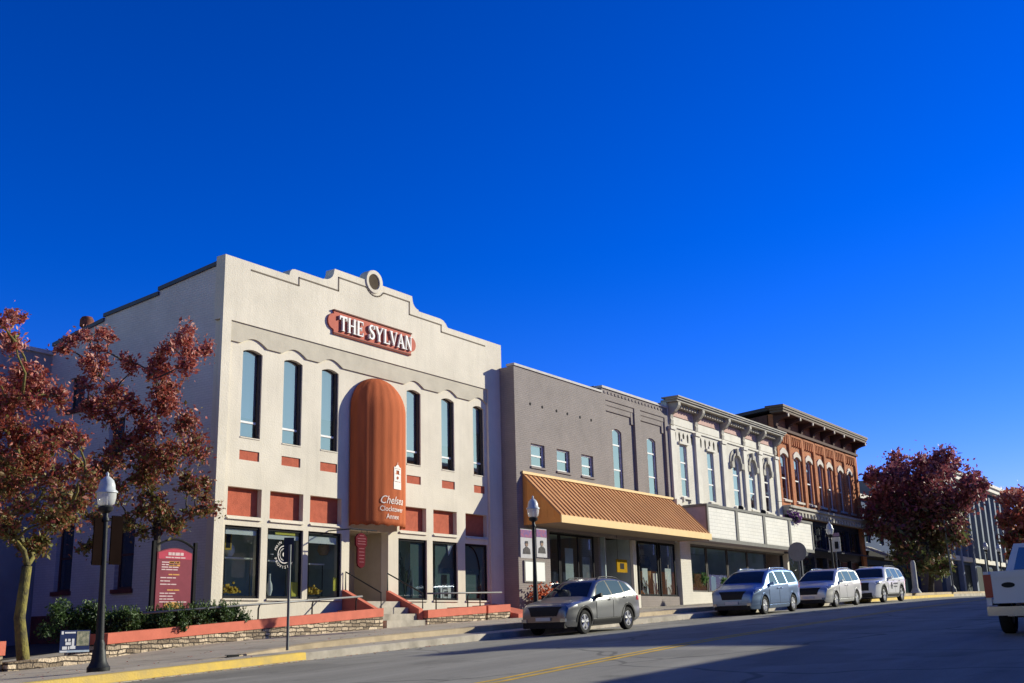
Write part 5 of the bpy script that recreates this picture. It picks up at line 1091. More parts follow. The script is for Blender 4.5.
def make_car(spec, loc, tilt, label, cat, name, paintm, group=None):
    root = empty(name, (0,0,0), label, cat, group); c = spec['car']; P = paintm
    mb, cut = c.body(spec['wheels'], spec['wr'])
    b = mb.build('body', P, root, smooth=True, sharp=32); k = cut.build('cut', TRIM)
    md = b.modifiers.new('arches', 'BOOLEAN'); md.operation = 'DIFFERENCE'; md.object = k; md.solver = 'EXACT'
    dg = bpy.context.evaluated_depsgraph_get(); dg.update(); me = bpy.data.meshes.new_from_object(b.evaluated_get(dg))
    b.modifiers.clear(); old = b.data; b.data = me; me.name = 'body'; bpy.data.objects.remove(k)
    me.materials.clear(); me.materials.append(P); me.polygons.foreach_set('use_smooth', [True]*len(me.polygons)); me.set_sharp_from_angle(angle=math.radians(32))
    und = MB(); und.box(.25, c.L-.25, -c.W/2+.36, c.W/2-.36, .2, .55); und.build('underbody', TRIM, root)
    for xw in spec['wheels']:
        for sy in (-1, 1):
            wheel(root, xw, sy, c.W/2-.015, spec['wr'], spokes=spec.get('spokes',5))
            ts = np.linspace(.0, math.pi, 15); w = spec['wr']; ro, ri = w+.125, w+.06
            ar = MB(); vs = []
            for t in ts:
                for r in (ri, ro):
                    x, z = xw+r*math.cos(t), w+.01+r*math.sin(t); z = max(z, c.zb(x)+.01); vs.append((x, sy*(c.y(x, z)+.012), z))
            n0 = len(vs); vs += [(x, y-sy*.05, z) for x, y, z in vs]
            fs = []
            for i in range(14): a = 2*i; fs += [(a, a+1, a+3, a+2), (a, a+2, a+2+n0, a+n0), (a+1, a+1+n0, a+3+n0, a+3)]
            ar.add(vs, fs); ar.build('wheel_arch', spec.get('archmat', TRIM) or P, root, smooth=True, sharp=40)
    for sy in (-1, 1):
        if 'dlo' in spec: c.side(spec['dlo'], .004, sy, 5).build('window_trim', TRIM, root, smooth=True, sharp=30)
        for poly in spec['side_windows']: c.side(poly, .007, sy).build('side_window', CARGLASS, root, smooth=True, sharp=30)
        for poly in spec['doors']:
            cxp, czp = sum(q[0] for q in poly)/len(poly), sum(q[1] for q in poly)/len(poly)
            c.side([(q[0]+(.013 if q[0]>cxp else -.013), q[1]+(.013 if q[1]>czp else -.013)) for q in poly], .004, sy).build('door_seal', TRIM, root, smooth=True, sharp=30)
            d = c.side(poly, .010, sy).build('door', P, root, smooth=True, sharp=30)
            hx = poly[spec.get('hcorner',2)]; 
        for hx, hz in spec['handles']:
            h = MB(); yy = sy*(c.y(hx, hz)+.03); h.tube([(hx-.09, yy, hz),(hx+.09, yy, hz)], .017, 6); h.build('door_handle', P, root, smooth=True)
        for poly in spec['headlights']: c.side(poly, .012, sy).build('headlight', LENS, root, smooth=True, sharp=30)
        for poly in spec['tail_lights']: c.side(poly, .012, sy).build('tail_light', TAIL, root, smooth=True, sharp=30)
        for poly in spec.get('sills', []): c.side(poly, .014, sy).build('sill_trim', spec.get('sillmat', TRIM) or P, root, smooth=True, sharp=30)
        mx, mz = spec['mirror']; yy = c.y(mx, mz)
        m = MB(); m.hexa([(mx-.06,sy*(yy-.02),mz-.02),(mx+.08,sy*(yy-.02),mz-.02),(mx+.06,sy*(yy+.20),mz-.01),(mx-.05,sy*(yy+.20),mz-.01),(mx-.05,sy*(yy-.02),mz+.06),(mx+.07,sy*(yy-.02),mz+.06),(mx+.06,sy*(yy+.19),mz+.13),(mx-.03,sy*(yy+.19),mz+.13)])
        m.build('wing_mirror', spec.get('mirrormat') or P, root)
        if spec.get('rails'):
            a, b_, col = spec['rails']; xs_ = np.linspace(a, b_, 8); w = [c.wl(x, c.zt(x))*.86 for x in xs_]
            MB().tube([(x, sy*wi, c.ztop(x, wi)+.045*(0.2 if i in (0,7) else 1)) for i, (x, wi) in enumerate(zip(xs_, w))], .018, 6).build('roof_rail', col, root, smooth=True)
    a, b_, fa, fb = spec['windshield']; c.over(a, b_, fa, fb).build('windshield', WSGLASS, root, smooth=True)
    a, b_, fa, fb = spec['rear_window']; c.over(a, b_, fa, fb).build('rear_window', CARGLASS, root, smooth=True)
    for (a, b_, fa, fb, m, nm) in spec['front']: c.over(a, b_, fa, fb, .012).build(nm, m, root, smooth=True, sharp=30)
    for (x0, x1, y0, y1, z0, z1, m, nm) in spec.get('boxes', []): MB().box(x0,x1,y0,y1,z0,z1).build(nm, m, root)
    ang = math.atan(tilt)
    root.location = loc; root.rotation_euler = (0, -ang, 0); return root
GREYP = paint('grey_car_paint', (.245,.25,.262), 1.0, .36, .25); BLUEP = paint('blue_car_paint', (.17,.25,.40), .95, .36, .25); SILVP = paint('silver_car_paint', (.55,.55,.55), .8, .38, .25); WHITEP = paint('white_car_paint', (.72,.72,.71), .0, .3)
def suv_spec():
    top = [(0,.50),(.02,.62),(.05,.76),(.12,.88),(.30,.955),(.70,1.02),(1.12,1.075),(1.30,1.12),(1.60,1.30),(1.95,1.50),(2.15,1.585),(2.45,1.645),(2.8,1.665),(3.3,1.65),(3.75,1.585),(4.0,1.53),(4.12,1.46),(4.38,1.16),(4.50,1.05),(4.56,.80),(4.58,.50)]
    bot = [(0,.34),(.1,.24),(.6,.22),(4.1,.24),(4.45,.33),(4.58,.40)]
    c = Car(top, bot, 4.58, 1.88, [(0,.88),(1.2,1.0),(4.0,1.12),(4.58,1.08)], .50)
    return dict(car=c, wheels=(.92,3.63), wr=.355,
        side_windows=[[(1.68,1.10),(2.62,1.12),(2.58,1.56),(2.18,1.50),(1.98,1.40)],[(2.70,1.125),(3.42,1.16),(3.42,1.545),(2.66,1.565)],[(3.50,1.17),(3.98,1.26),(3.76,1.46),(3.50,1.53)]],
        dlo=[(1.60,1.085),(2.62,1.10),(4.03,1.23),(3.80,1.485),(3.50,1.55),(2.62,1.58),(2.15,1.525),(1.92,1.40)],
        doors=[[(1.62,.44),(2.64,.44),(2.64,1.08),(1.62,1.05)],[(2.67,.44),(3.25,.44),(3.52,.84),(3.55,1.12),(2.67,1.085)]],
        handles=[(2.45,.98),(3.40,1.03)], headlights=[[(.10,.80),(.50,.90),(.78,.965),(.50,.965),(.16,.885)]], tail_lights=[[(4.22,.92),(4.53,.90),(4.50,1.03),(4.25,1.06)]],
        sills=[[(1.42,.26),(3.12,.26),(3.12,.42),(1.42,.42)]], mirror=(1.66,1.06), mirrormat=TRIM, rails=(2.3,3.7,TRIM), archmat=TRIM,
        windshield=(1.30,2.02,.86,.80), rear_window=(4.10,4.40,.78,.84),
        front=[(.012,.10,.60,.76,TRIM,'grille'),(.135,.155,.72,.72,CHROME,'grille_bar')],
        boxes=[(-.02,.12,-.74,.74,.22,.40,TRIM,'lower_bumper'),(-.035,.05,-.78,-.60,.40,.50,LENS,'fog_lamp'),(-.035,.05,.60,.78,.40,.50,LENS,'fog_lamp'),(-.045,-.031,-.26,.26,.44,.54,PLATE,'licence_plate'),(4.5,4.62,-.7,.7,.30,.5,TRIM,'rear_bumper')])
def van_spec(body_mirror):
    top = [(0,.50),(.02,.64),(.06,.80),(.14,.92),(.35,1.00),(.75,1.09),(1.0,1.15),(1.15,1.22),(1.5,1.42),(1.9,1.61),(2.1,1.675),(2.5,1.73),(3.2,1.75),(4.1,1.735),(4.65,1.69),(4.78,1.62),(4.95,1.22),(5.04,1.0),(5.07,.7),(5.07,.45)]
    bot = [(0,.32),(.1,.23),(.6,.20),(4.5,.22),(4.9,.3),(5.07,.36)]
    c = Car(top, bot, 5.07, 1.96, [(0,.92),(1.2,1.04),(4.6,1.12),(5.07,1.1)], .36)
    return dict(car=c, wheels=(1.0,4.03), wr=.345,
        side_windows=[[(1.62,1.12),(2.50,1.12),(2.46,1.60),(2.10,1.575),(1.90,1.46)],[(2.60,1.12),(3.50,1.14),(3.48,1.62),(2.56,1.62)],[(3.60,1.14),(4.62,1.18),(4.42,1.59),(3.58,1.62)]],
        dlo=[(1.56,1.10),(4.66,1.15),(4.45,1.61),(2.08,1.595),(1.86,1.47)] if body_mirror is SILVP else [(1.56,1.10),(1.62,1.10),(1.62,1.12)],
        doors=[[(1.50,.40),(2.53,.40),(2.53,1.08),(1.50,1.06)],[(2.56,.40),(3.55,.40),(3.55,1.10),(2.56,1.085)]],
        handles=[(2.38,.97),(2.75,.97)], headlights=[[(.08,.80),(.55,.92),(.86,1.03),(.62,1.04),(.12,.90)]], tail_lights=[[(4.78,.95),(5.02,.95),(4.97,1.15),(4.85,1.28)]],
        sills=[[(1.45,.23),(3.6,.23),(3.6,.35),(1.45,.35)]], sillmat=body_mirror, mirror=(1.60,1.10), mirrormat=body_mirror, rails=(2.3,4.3,CHROME), archmat=body_mirror, spokes=7,
        windshield=(1.14,1.98,.88,.82), rear_window=(4.79,4.94,.78,.84),
        front=[(.014,.125,.50,.66,TRIM,'grille'),(.132,.150,.66,.66,CHROME,'grille_bar')],
        boxes=[(-.02,.12,-.72,.72,.22,.38,TRIM,'lower_bumper'),(-.035,.05,-.78,-.62,.36,.46,LENS,'fog_lamp'),(-.035,.05,.62,.78,.36,.46,LENS,'fog_lamp'),(-.045,-.031,-.26,.26,.42,.53,PLATE,'licence_plate')])
def big_suv_spec():
    top = [(0,.52),(.02,.66),(.05,.86),(.10,1.0),(.30,1.07),(.90,1.13),(1.25,1.17),(1.40,1.22),(1.70,1.42),(2.0,1.60),(2.2,1.69),(2.6,1.755),(3.1,1.77),(3.9,1.75),(4.5,1.70),(4.68,1.62),(4.90,1.25),(4.98,1.10),(5.03,.8),(5.04,.5)]
    bot = [(0,.36),(.1,.26),(.6,.23),(4.5,.25),(4.9,.34),(5.04,.42)]
    c = Car(top, bot, 5.04, 2.0, [(0,.98),(1.3,1.08),(4.5,1.14),(5.04,1.12)], .40)
    return dict(car=c, wheels=(.98,4.0), wr=.38,
        side_windows=[[(1.82,1.16),(2.80,1.16),(2.76,1.64),(2.30,1.61),(2.10,1.50)],[(2.88,1.16),(3.72,1.17),(3.72,1.63),(2.84,1.645)],[(3.84,1.18),(4.60,1.24),(4.42,1.55),(3.84,1.62)]],
        dlo=[(1.76,1.14),(4.64,1.22),(4.46,1.57),(3.80,1.64),(2.26,1.63),(2.05,1.51)],
        doors=[[(1.68,.46),(2.82,.46),(2.82,1.12),(1.68,1.10)],[(2.85,.46),(3.52,.46),(3.78,.86),(3.80,1.13),(2.85,1.12)]],
        handles=[(2.62,1.03),(3.62,1.04)], headlights=[[(.05,.86),(.40,.92),(.62,1.02),(.30,1.03),(.08,.96)]], tail_lights=[[(4.72,.98),(5.0,.98),(4.96,1.14),(4.76,1.16)]],
        sills=[[(1.48,.28),(3.48,.28),(3.48,.42),(1.48,.42)]], mirror=(1.80,1.12), rails=(2.4,4.3,TRIM), archmat=TRIM,
        windshield=(1.40,2.08,.88,.82), rear_window=(4.70,4.90,.78,.84),
        front=[(.012,.09,.62,.62,TRIM,'grille')],
        boxes=[(-.03,.10,-.65,.65,.27,.50,TRIM,'lower_bumper'),(-.045,-.031,-.26,.26,.48,.58,PLATE,'licence_plate')])
def place(x, y): return (x, y, float(np.interp(y, [14,17], [zr(x), zr(x)-.01])))
def slope(x, L): return (zr(x+L)-zr(x))/L
def park(spec, x, sc=1, **k):
    """near side at yn, nose at x"""
    L, W_ = spec['car'].L, spec['car'].W
    yn = 15.32; o = make_car(spec, place(x, yn+W_*sc/2), slope(x, L), **k); o.scale = (sc, sc, sc); return o
park(suv_spec(), 24.95, sc=.87, label='dark grey compact SUV parked nearest, in front of the copper awning', cat='car', name='parked_suv', paintm=GREYP)
park(van_spec(BLUEP), 37.35, sc=.92, label='light blue minivan parked behind the grey SUV, before the white building', cat='car', name='parked_minivan', paintm=BLUEP)
park(van_spec(SILVP), 45.1, sc=.90, label='silver white minivan parked between the blue minivan and the white SUV', cat='car', name='parked_minivan', paintm=SILVP)
ex = park(big_suv_spec(), 51.9, sc=.95, label='white SUV with a dark emblem on its door, farthest of the parked cars', cat='car', name='parked_suv', paintm=WHITEP)
c_ = big_suv_spec()['car']; em = MB()
def local(mb, name, m, par): return mb.build(name, m, par)
star = [(2.25+(.20 if k%2==0 else .13)*math.cos(k*math.pi/6), .80+(.20 if k%2==0 else .13)*math.sin(k*math.pi/6)) for k in range(12)]
c_.side(star, .016, -1, 1).build('door_emblem', mat('emblem_dark',(.04,.045,.06),.5,.1,20), ex)
c_.side(rect(2.55,3.3,.86,.93), .016, -1, 1).build('door_stripe', bpy.data.materials['emblem_dark'], ex)
c_.side(rect(2.6,3.2,.72,.78), .016, -1, 1).build('door_stripe', bpy.data.materials['emblem_dark'], ex)
# ---- pickup seen from behind at the right edge
pk = empty('pickup_truck', (0,0,0), 'white pickup truck with red tail lights seen from behind at the right edge', 'truck')
TP = paint('pickup_paint', (.70,.71,.73), .0, .3); hw = .98
b = MB()                                              # x runs forward from the tailgate
for sy in (-1, 1):
    y0, y1 = sy*hw, sy*(hw-.10)
    prof = [(0.0,.62),(.62,.62)] + [(1.16+.50*math.cos(t), .52+.50*math.sin(t)) for t in np.linspace(math.pi*.94, .06*math.pi, 12)] + [(1.95,.55),(1.95,1.30),(0.0,1.30)]
    b.plate(prof, [], min(y0,y1), max(y0,y1))
b.box(.06,1.95,-hw+.1,hw-.1,.66,.74); b.box(1.90,1.95,-hw+.1,hw-.1,.74,1.30)
b.build('bed', TP, pk)
tg = MB(); tg.box(-.03,.05,-hw+.15,hw-.15,.66,1.30); tg.box(-.045,-.03,-hw+.2,hw-.2,1.16,1.28); tgo = tg.build('tailgate', TP, pk)
MB().box(-.05,-.031,-.14,.14,.98,1.10).build('handle', TRIM, tgo); 
ov = MB(); ov.lathe([(.01,-.036),(.10,-.036),(.10,-.031)], (0,0,0), 16, 'x'); ov.v = [(x, y*1.3+.52, z*.55+1.02) for x, y, z in ov.v]; ov.build('badge', TRIM, tgo)
for sy in (-1, 1):
    MB().box(-.035,.06,sy*(hw-.15)+.001*sy,sy*(hw+.004),.78,1.24).build('tail_light', TAIL, pk)
bm_ = MB(); bm_.box(-.16,.05,-hw+.02,hw-.02,.42,.60); bm_.box(-.05,.2,-.6,.6,.40,.48); bm_.build('rear_bumper', CHROME, pk); MB().box(-.17,-.162,-.16,.16,.45,.56).build('licence_plate', PLATE, pk)
cb = MB(); prof = [(1.98,.50),(3.95,.50),(3.95,1.18),(3.35,1.24),(2.0,1.24)]
cb.plate([(1.98,.50),(4.0,.50)]+[(4.55+.52*math.cos(t), .52+.52*math.sin(t)) for t in np.linspace(math.pi*.98,.04*math.pi,10)]+[(5.6,.5),(5.62,.95),(5.4,1.12),(4.1,1.22),(1.98,1.24)], [], -hw, hw); cb.build('cab_body', TP, pk)
gh = MB(); gh.hexa([(2.0,-hw+.04,1.238),(4.2,-hw+.04,1.22),(4.2,hw-.04,1.22),(2.0,hw-.04,1.238),(2.25,-hw+.26,1.88),(3.3,-hw+.26,1.88),(3.3,hw-.26,1.88),(2.25,hw-.26,1.88)]); gh.build('cab_roof', TP, pk)
rw = MB(); e = .012
def lerp(a, b, t): return tuple(a[i]+(b[i]-a[i])*t for i in range(3))
A0, A1, A2, A3 = (2.0-e,-hw+.04,1.238),(2.0-e,hw-.04,1.238),(2.25-e,hw-.26,1.88),(2.25-e,-hw+.26,1.88)
def bil(u, v): return lerp(lerp(A0,A1,u), lerp(A3,A2,u), v)
rw.quad(bil(.09,.12),bil(.91,.12),bil(.91,.86),bil(.09,.86)); rw.build('rear_window', CARGLASS, pk)
for sy in (-1,1):
    q = [(2.15,sy*(hw-.03),1.27),(3.85,sy*(hw-.03),1.26),(3.25,sy*(hw-.22),1.78),(2.4,sy*(hw-.22),1.80)]; MB().quad(*[(x, y+sy*.02, z) for x, y, z in q]).build('side_window', CARGLASS, pk)
    for xw in (1.16, 4.55): wheel(pk, xw, sy, hw-.02, .40, .26, 6)
    MB().box(3.7,3.82,sy*hw,sy*(hw+.22),1.22,1.44).build('wing_mirror', TRIM, pk)
MB().box(.3,5.2,-.5,.5,.36,.6).build('underbody', TRIM, pk)
ws = MB(); ws.quad((4.21,-hw+.1,1.25),(4.21,hw-.1,1.25),(3.33,hw-.3,1.85),(3.33,-hw+.3,1.85)); ws.build('windshield', CARGLASS, pk)
PKX, PKY = 21.75, 3.64
pk.scale = (.88,.88,.88); pk.location = (PKX, PKY, zr(PKX)-.02); pk.rotation_euler = (0, -math.atan(slope(PKX,4)), 0)

# ================================================================ LAMP POSTS
IRON = mat('dark_iron', (.028,.03,.032), .5, .1, 12, .15, 60, metal=.3)
m_, t_g, b_g = new_mat('globe'); b_g.inputs['Base Color'].default_value = (.78,.80,.80,1); b_g.inputs['Roughness'].default_value = .12
gtr = N(t_g, 'ShaderNodeBsdfTransparent'); gmx = N(t_g, 'ShaderNodeMixShader'); gmx.inputs[0].default_value = .55
t_g.links.new(gtr.outputs[0], gmx.inputs[1]); t_g.links.new(b_g.outputs[0], gmx.inputs[2]); t_g.links.new(gmx.outputs[0], t_g.nodes['Material Output'].inputs['Surface']); GLOBE = m_
lamp = empty('street_lamp', (0,0,0), 'dark iron street lamp with a clear acorn globe beside the long planter wall', 'street lamp', 'acorn street lamps along the pavement')
MB().lathe([(.205,0),(.205,.09),(.18,.12),(.14,.20),(.115,.38),(.10,.42),(.10,.50),(.07,.58)], n=16).build('base', IRON, lamp, smooth=True, sharp=35)
MB().lathe([(.075,.57),(.055,1.6),(.048,2.70),(.07,2.72),(.07,2.76),(.045,2.80),(.05,2.88)], n=12).build('pole', IRON, lamp, smooth=True, sharp=35)
MB().lathe([(.05,2.86),(.12,2.90),(.14,2.96),(.10,3.0)], n=16).build('globe_holder', IRON, lamp, smooth=True, sharp=35)
gb = MB().lathe([(.09,2.99),(.15,3.03),(.175,3.14),(.18,3.24)], n=20).build('globe', GLOBE, lamp, smooth=True, sharp=50)
MB().lathe([(.20,3.235),(.20,3.26),(.155,3.30),(.15,3.38),(.12,3.47),(.06,3.53),(.025,3.55),(.03,3.60),(.0,3.64)], n=20).build('cap', mat('pale_cap',(.50,.53,.55),.35,.08,8), gb, smooth=True, sharp=50)
MB().lathe([(.03,3.0),(.03,3.18),(.01,3.2)], n=8).build('bulb', WHITE, gb)
spots = [(12.86,17.95,None),(27.42,18.0,'dark iron street lamp carrying two portrait banners in front of the grey brick'),(53.6,17.9,'dark iron street lamp in front of the red brick shopfront'),(88.3,17.9,'left one of the two far street lamps beyond the large tree'),(92.9,17.9,'right one of the two far street lamps beyond the large tree')]
for i, (x, y, l) in enumerate(spots):
    o = lamp if i == 0 else copy_tree(lamp)
    o.location = (x, y, zs(x, y)-.01 if i else zs(x,y)-.01); o.rotation_euler = (0, -.024 if i == 0 else 0, 0)
    if l: o['label'] = l
def bracket_sign(x, y, zc, w, h, m, lab, ang=0):
    o = empty('banner', (x,y,zc), lab, 'banner'); return o
# double brown panel on the first lamp
p1 = empty('hanging_sign', (12.86,17.95,2.8), 'pair of dark brown panels fixed to the first street lamp', 'sign'); BR = mat('brown_panel',(.011,.006,.005),.97,.15,4,spec=.02)
za, zb2 = 2.80, 3.66
MB().box(12.56,12.79,17.93,17.96,za,zb2).build('panel', BR, p1); MB().box(12.93,13.17,17.93,17.96,za+.02,zb2+.06).build('panel', BR, p1)
br = MB()
for z in (za+.05, zb2-.04): br.tube([(12.55,17.95,z),(13.18,17.95,z+.03)],.015,6)
br.build('bracket', IRON, p1)
# portrait banners
FLAGTOP = mat('banner_top',(.35,.10,.12),.8,.3,9,c2=(.10,.10,.28)); BANW = mat('banner_cloth',(.52,.50,.50),.85,.1,6); SIL = mat('portrait_grey',(.09,.08,.08),.8,.3,14); SKIN = mat('portrait_skin',(.30,.20,.15),.8,.15,14)
for x0, x1, l, zo in ((26.70,27.30,'left',.0),(27.54,28.10,'right',.05)):
    b = empty('portrait_banner', ((x0+x1)/2,18.0,3.5), 'portrait banner with a red and blue top, the %s one on the second street lamp' % l, 'banner')
    z0, z1 = 3.44+zo, 4.27+zo; c = (x0+x1)/2; y = 17.99
    MB().box(x0,x1,y,y+.012,z0,z1).build('cloth', BANW, b); MB().box(x0+.003,x1-.003,y-.006,y-.001,z1-.24,z1-.02).build('striped_top', FLAGTOP, b)
    MB().plate([(c-.2,z0+.12),(c+.2,z0+.12),(c+.17,z0+.26),(c+.06,z0+.32),(c-.06,z0+.32),(c-.17,z0+.26)], [], y-.008, y-.001).build('portrait_body', SIL, b)
    h = MB(); h.lathe([(.01,-.012),(.075,-.011),(.075,-.001)], (c,y,z0+.40), 14, 'y'); h.build('portrait_head', SKIN, b)
    MB().plate([(c-.08,z0+.42),(c+.08,z0+.42),(c+.06,z0+.49),(c-.06,z0+.49)], [], y-.016, y-.013).build('portrait_hair', SIL, b)
    MB().tube([(27.42,18.0,z1+.01),((x0 if l=='left' else x1),18.0,z1+.01)],.012,6).build('bracket', IRON, b)
# ================================================================ SIGNS AND POSTS
def post_sign(x, y, h, lab, name, cat='sign', r=.03, lean=0): 
    o = empty(name, (x,y,zs(x,y)), lab, cat); z = zs(x,y); MB().tube([(x,y,z-.02),(x+lean,y,z+h)], r, 8).build('post', GALV, o); return o, z
GALV = mat('galvanised_post', (.16,.17,.175), .5, .12, 8, metal=.4); SIGNBACK = mat('sign_back', (.22,.23,.24), .5, .1, 4, metal=.4)
o, z = post_sign(16.95, 17.35, 2.15, 'thin grey parking sign on a post, seen edge on before the cream building', 'parking_sign')
o2 = MB(); o2.box(16.80,17.06,17.33,17.335,z+1.75,z+2.35); o2.v = [(16.93+(x-16.93)*.55+(0), 17.33+(x-16.93)*.9, q) for x, y, q in o2.v]
o3 = MB(); o3.hexa([(16.86,17.44,z+1.78),(17.02,17.30,z+1.78),(17.025,17.305,z+1.78),(16.865,17.445,z+1.78),(16.86,17.44,z+2.30),(17.02,17.30,z+2.30),(17.025,17.305,z+2.30),(16.865,17.445,z+2.30)]); o3.build('panel', mat('sign_dark',(.05,.05,.055),.5,.1,6), o)
o, z = post_sign(48.96, 17.9, 2.4, 'large round sign seen from its grey back on a post behind the silver minivan', 'round_sign', r=.04)
MB().lathe([(.43,-.012),(.43,.012)], (48.90,17.9,4.50), 20, 'x').build('disc', SIGNBACK, o)
o, z = post_sign(54.2, 17.9, 2.2, 'small white rectangular sign on a post in front of the red brick shopfront', 'white_sign', r=.03)
MB().box(54.15,54.17,17.62,18.18,4.72,5.42).build('panel', mat('sign_white',(.55,.54,.50),.6,.12,5), o); MB().box(54.14,54.149,17.72,17.9,4.85,5.2).build('symbol', DARK, o); MB().box(54.14,54.149,17.64,18.16,5.45,5.62).build('header', mat('sign_mauve',(.24,.16,.24),.6,.1,5), o)
o = empty('pale_post', (67.3,17.75,zs(67.3,18)), 'pale tapered post leaning slightly beside the white SUV', 'post'); z = zs(67.3,18)
MB().lathe([(.34,z),(.26,z+.12),(.17,z+.3),(.15,z+1.7),(.09,z+1.86)], (67.3,17.75,0), 12).build('shaft', mat('pale_post_paint',(.40,.40,.38),.7,.15,4), o, smooth=True, sharp=40)
o, z = post_sign(76.5, 17.8, 4.6, 'tall thin grey pole between the large tree and the far buildings', 'thin_pole', 'pole', r=.06, lean=-.2)
MB().lathe([(.2,z-.02),(.18,z+.2),(.07,z+.4)], (76.5,17.8,0), 10).build('base', GALV, o)
# maroon directory board
db = empty('directory_board', (18.5,23.0,2.0), 'maroon arched directory board with rows of pale lettering behind the hedge', 'sign')
dx0, dx1, dz0, dz1 = 17.96, 19.04, 2.0, 3.54; dy = 23.0
bo = [(dx0,dz0),(dx1,dz0),(dx1,dz1)] + [(dx1+(dx0-dx1)*t, dz1+.12*math.sin(math.pi*t)) for t in np.linspace(.1,.9,9)] + [(dx0,dz1)]
MB().plate(bo, [], dy, dy+.06).build('board', mat('maroon_board',(.22,.045,.065),.7,.08,5,spec=.12), db)
hd = [(dx0+.03,dz1-.16),(dx1-.03,dz1-.16),(dx1-.03,dz1-.01)] + [(dx1-.03+(dx0-dx1+.06)*t, dz1-.01+.10*math.sin(math.pi*t)) for t in np.linspace(.1,.9,9)] + [(dx0+.03,dz1-.01)]
MB().plate(hd, [], dy-.006, dy-.001).build('header', mat('rose_header',(.46,.075,.11),.95,.08,5,spec=.03), db)
tw_, tg_ = MB(), MB(); cxd = (dx0+dx1)/2
def words(mb, x, z, widths, h, dyy):
    for w in widths: mb.box(x, x+w, dyy-.004, dyy-.0005, z-h/2, z+h/2); x += w+.018
words(tw_, cxd-.22, dz1-.03, (.10,.08,.14,.10), .075, dy-.007); words(tw_, cxd-.30, dz1-.12, (.16,.08,.18,.14), .03, dy-.007)
for k, z in enumerate((.42,.36,.30,.24)): words(tw_, dx0+.14, dz1-z, [(.12,.2,.14),(.2,.1,.18),(.1,.24,.1),(.22,.2,.08)][k], .026, dy)
for k, z in enumerate((.62,.70,.78)): words(tw_, dx0+.12, dz1-z, [(.18,.16,.1),(.1,.18),(.2,.1,.16)][k], .026, dy)
for k, z in enumerate((1.0,1.07,1.14,1.21)): words(tw_, dx0+.12, dz1-z, [(.14,.1,.2),(.22,.16),(.1,.1,.2),(.3,.2,.3)][k], .026, dy)
words(tg_, cxd-.18, dz1-.24, (.16,.16), .05, dy); words(tg_, cxd-.18, dz1-.31, (.34,), .04, dy); words(tg_, cxd-.18, dz1-.54, (.12,.2), .03, dy); words(tg_, cxd-.2, dz1-.92, (.2,.16), .03, dy)
tw_.build('lettering', mat('pale_letters',(.62,.45,.45),.7,.1,9), db); tg_.build('gold_lettering', mat('gold_letters',(.60,.30,.08),.7,.1,9), db)
el = MB(); el.lathe([(.01,-.008),(.28,-.007),(.28,-.001)], (0,0,0), 20, 'y'); el.v = [(x+cxd, y+dy, z*.32+dz0+.24) for x, y, z in el.v]; el.build('gold_oval', bpy.data.materials['gold_letters'], db)
pf = MB()
for x in (dx0-.14, dx1+.07): pf.box(x,x+.08,dy-.01,dy+.07,zs(18,23)-.1,dz1+.28)
pf.tube([(dx0-.1+(dx1-dx0+.2)*t, dy+.03, dz1+.12+.22*math.sin(math.pi*t)) for t in np.linspace(0,1,10)],.03,6); pf.build('post_frame', DARK, db)
# blue yard sign
ys = empty('yard_sign', (14.9,22.1,1.2), 'small dark blue yard sign with white lettering blocks behind the tan stone edging', 'sign')
p = [atY(58,632,22.1), atY(89,628,22.1), atY(89,651,22.1), atY(59,654,22.1)]
x0, x1, z0, z1 = p[3][0], p[2][0], p[3][2]+.02, p[0][2]+.03
MB().box(x0,x1,22.1,22.115,z0,z1).build('panel', mat('navy_board',(.022,.032,.09),.95,.15,6,spec=.03), ys)
w_ = MB(); W1 = x1-x0; H1 = z1-z0
for a, b, c, d in ((.03,.10,.82,.96),(.14,.50,.86,.93),(.16,.22,.50,.62),(.26,.34,.50,.62),(.18,.36,.34,.47),(.39,.47,.30,.62),(.08,.24,.14,.28),(.27,.32,.14,.28),(.34,.52,.16,.30),(.02,.25,.02,.09)):
    w_.box(x0+W1*a,x0+W1*b,22.092,22.099,z0+H1*c,z0+H1*d)
w_.build('lettering', mat('yard_letters',(.5,.5,.54),.7,.1,9), ys); pc = MB(); pc.box(x0+W1*.55,x0+W1*.97,22.093,22.0995,z0+H1*.3,z0+H1*.95); pc.build('picture', mat('yard_picture',(.22,.20,.15),.8,.6,16,c2=(.05,.07,.05)), ys)
MB().box(x0,x1,22.094,22.0985,z0+H1*.01,z0+H1*.10).build('lower_stripe', mat('pale_stripe',(.30,.36,.45),.7,.1,9), ys)
st = MB(); st.tube([(x0+.2,22.12,zs(14.5,22)-.2),(x0+.2,22.12,z0+.1)],.008,5); st.tube([(x1-.2,22.12,zs(14.5,22)-.2),(x1-.2,22.12,z0+.1)],.008,5); st.build('stake', RAILG, ys)
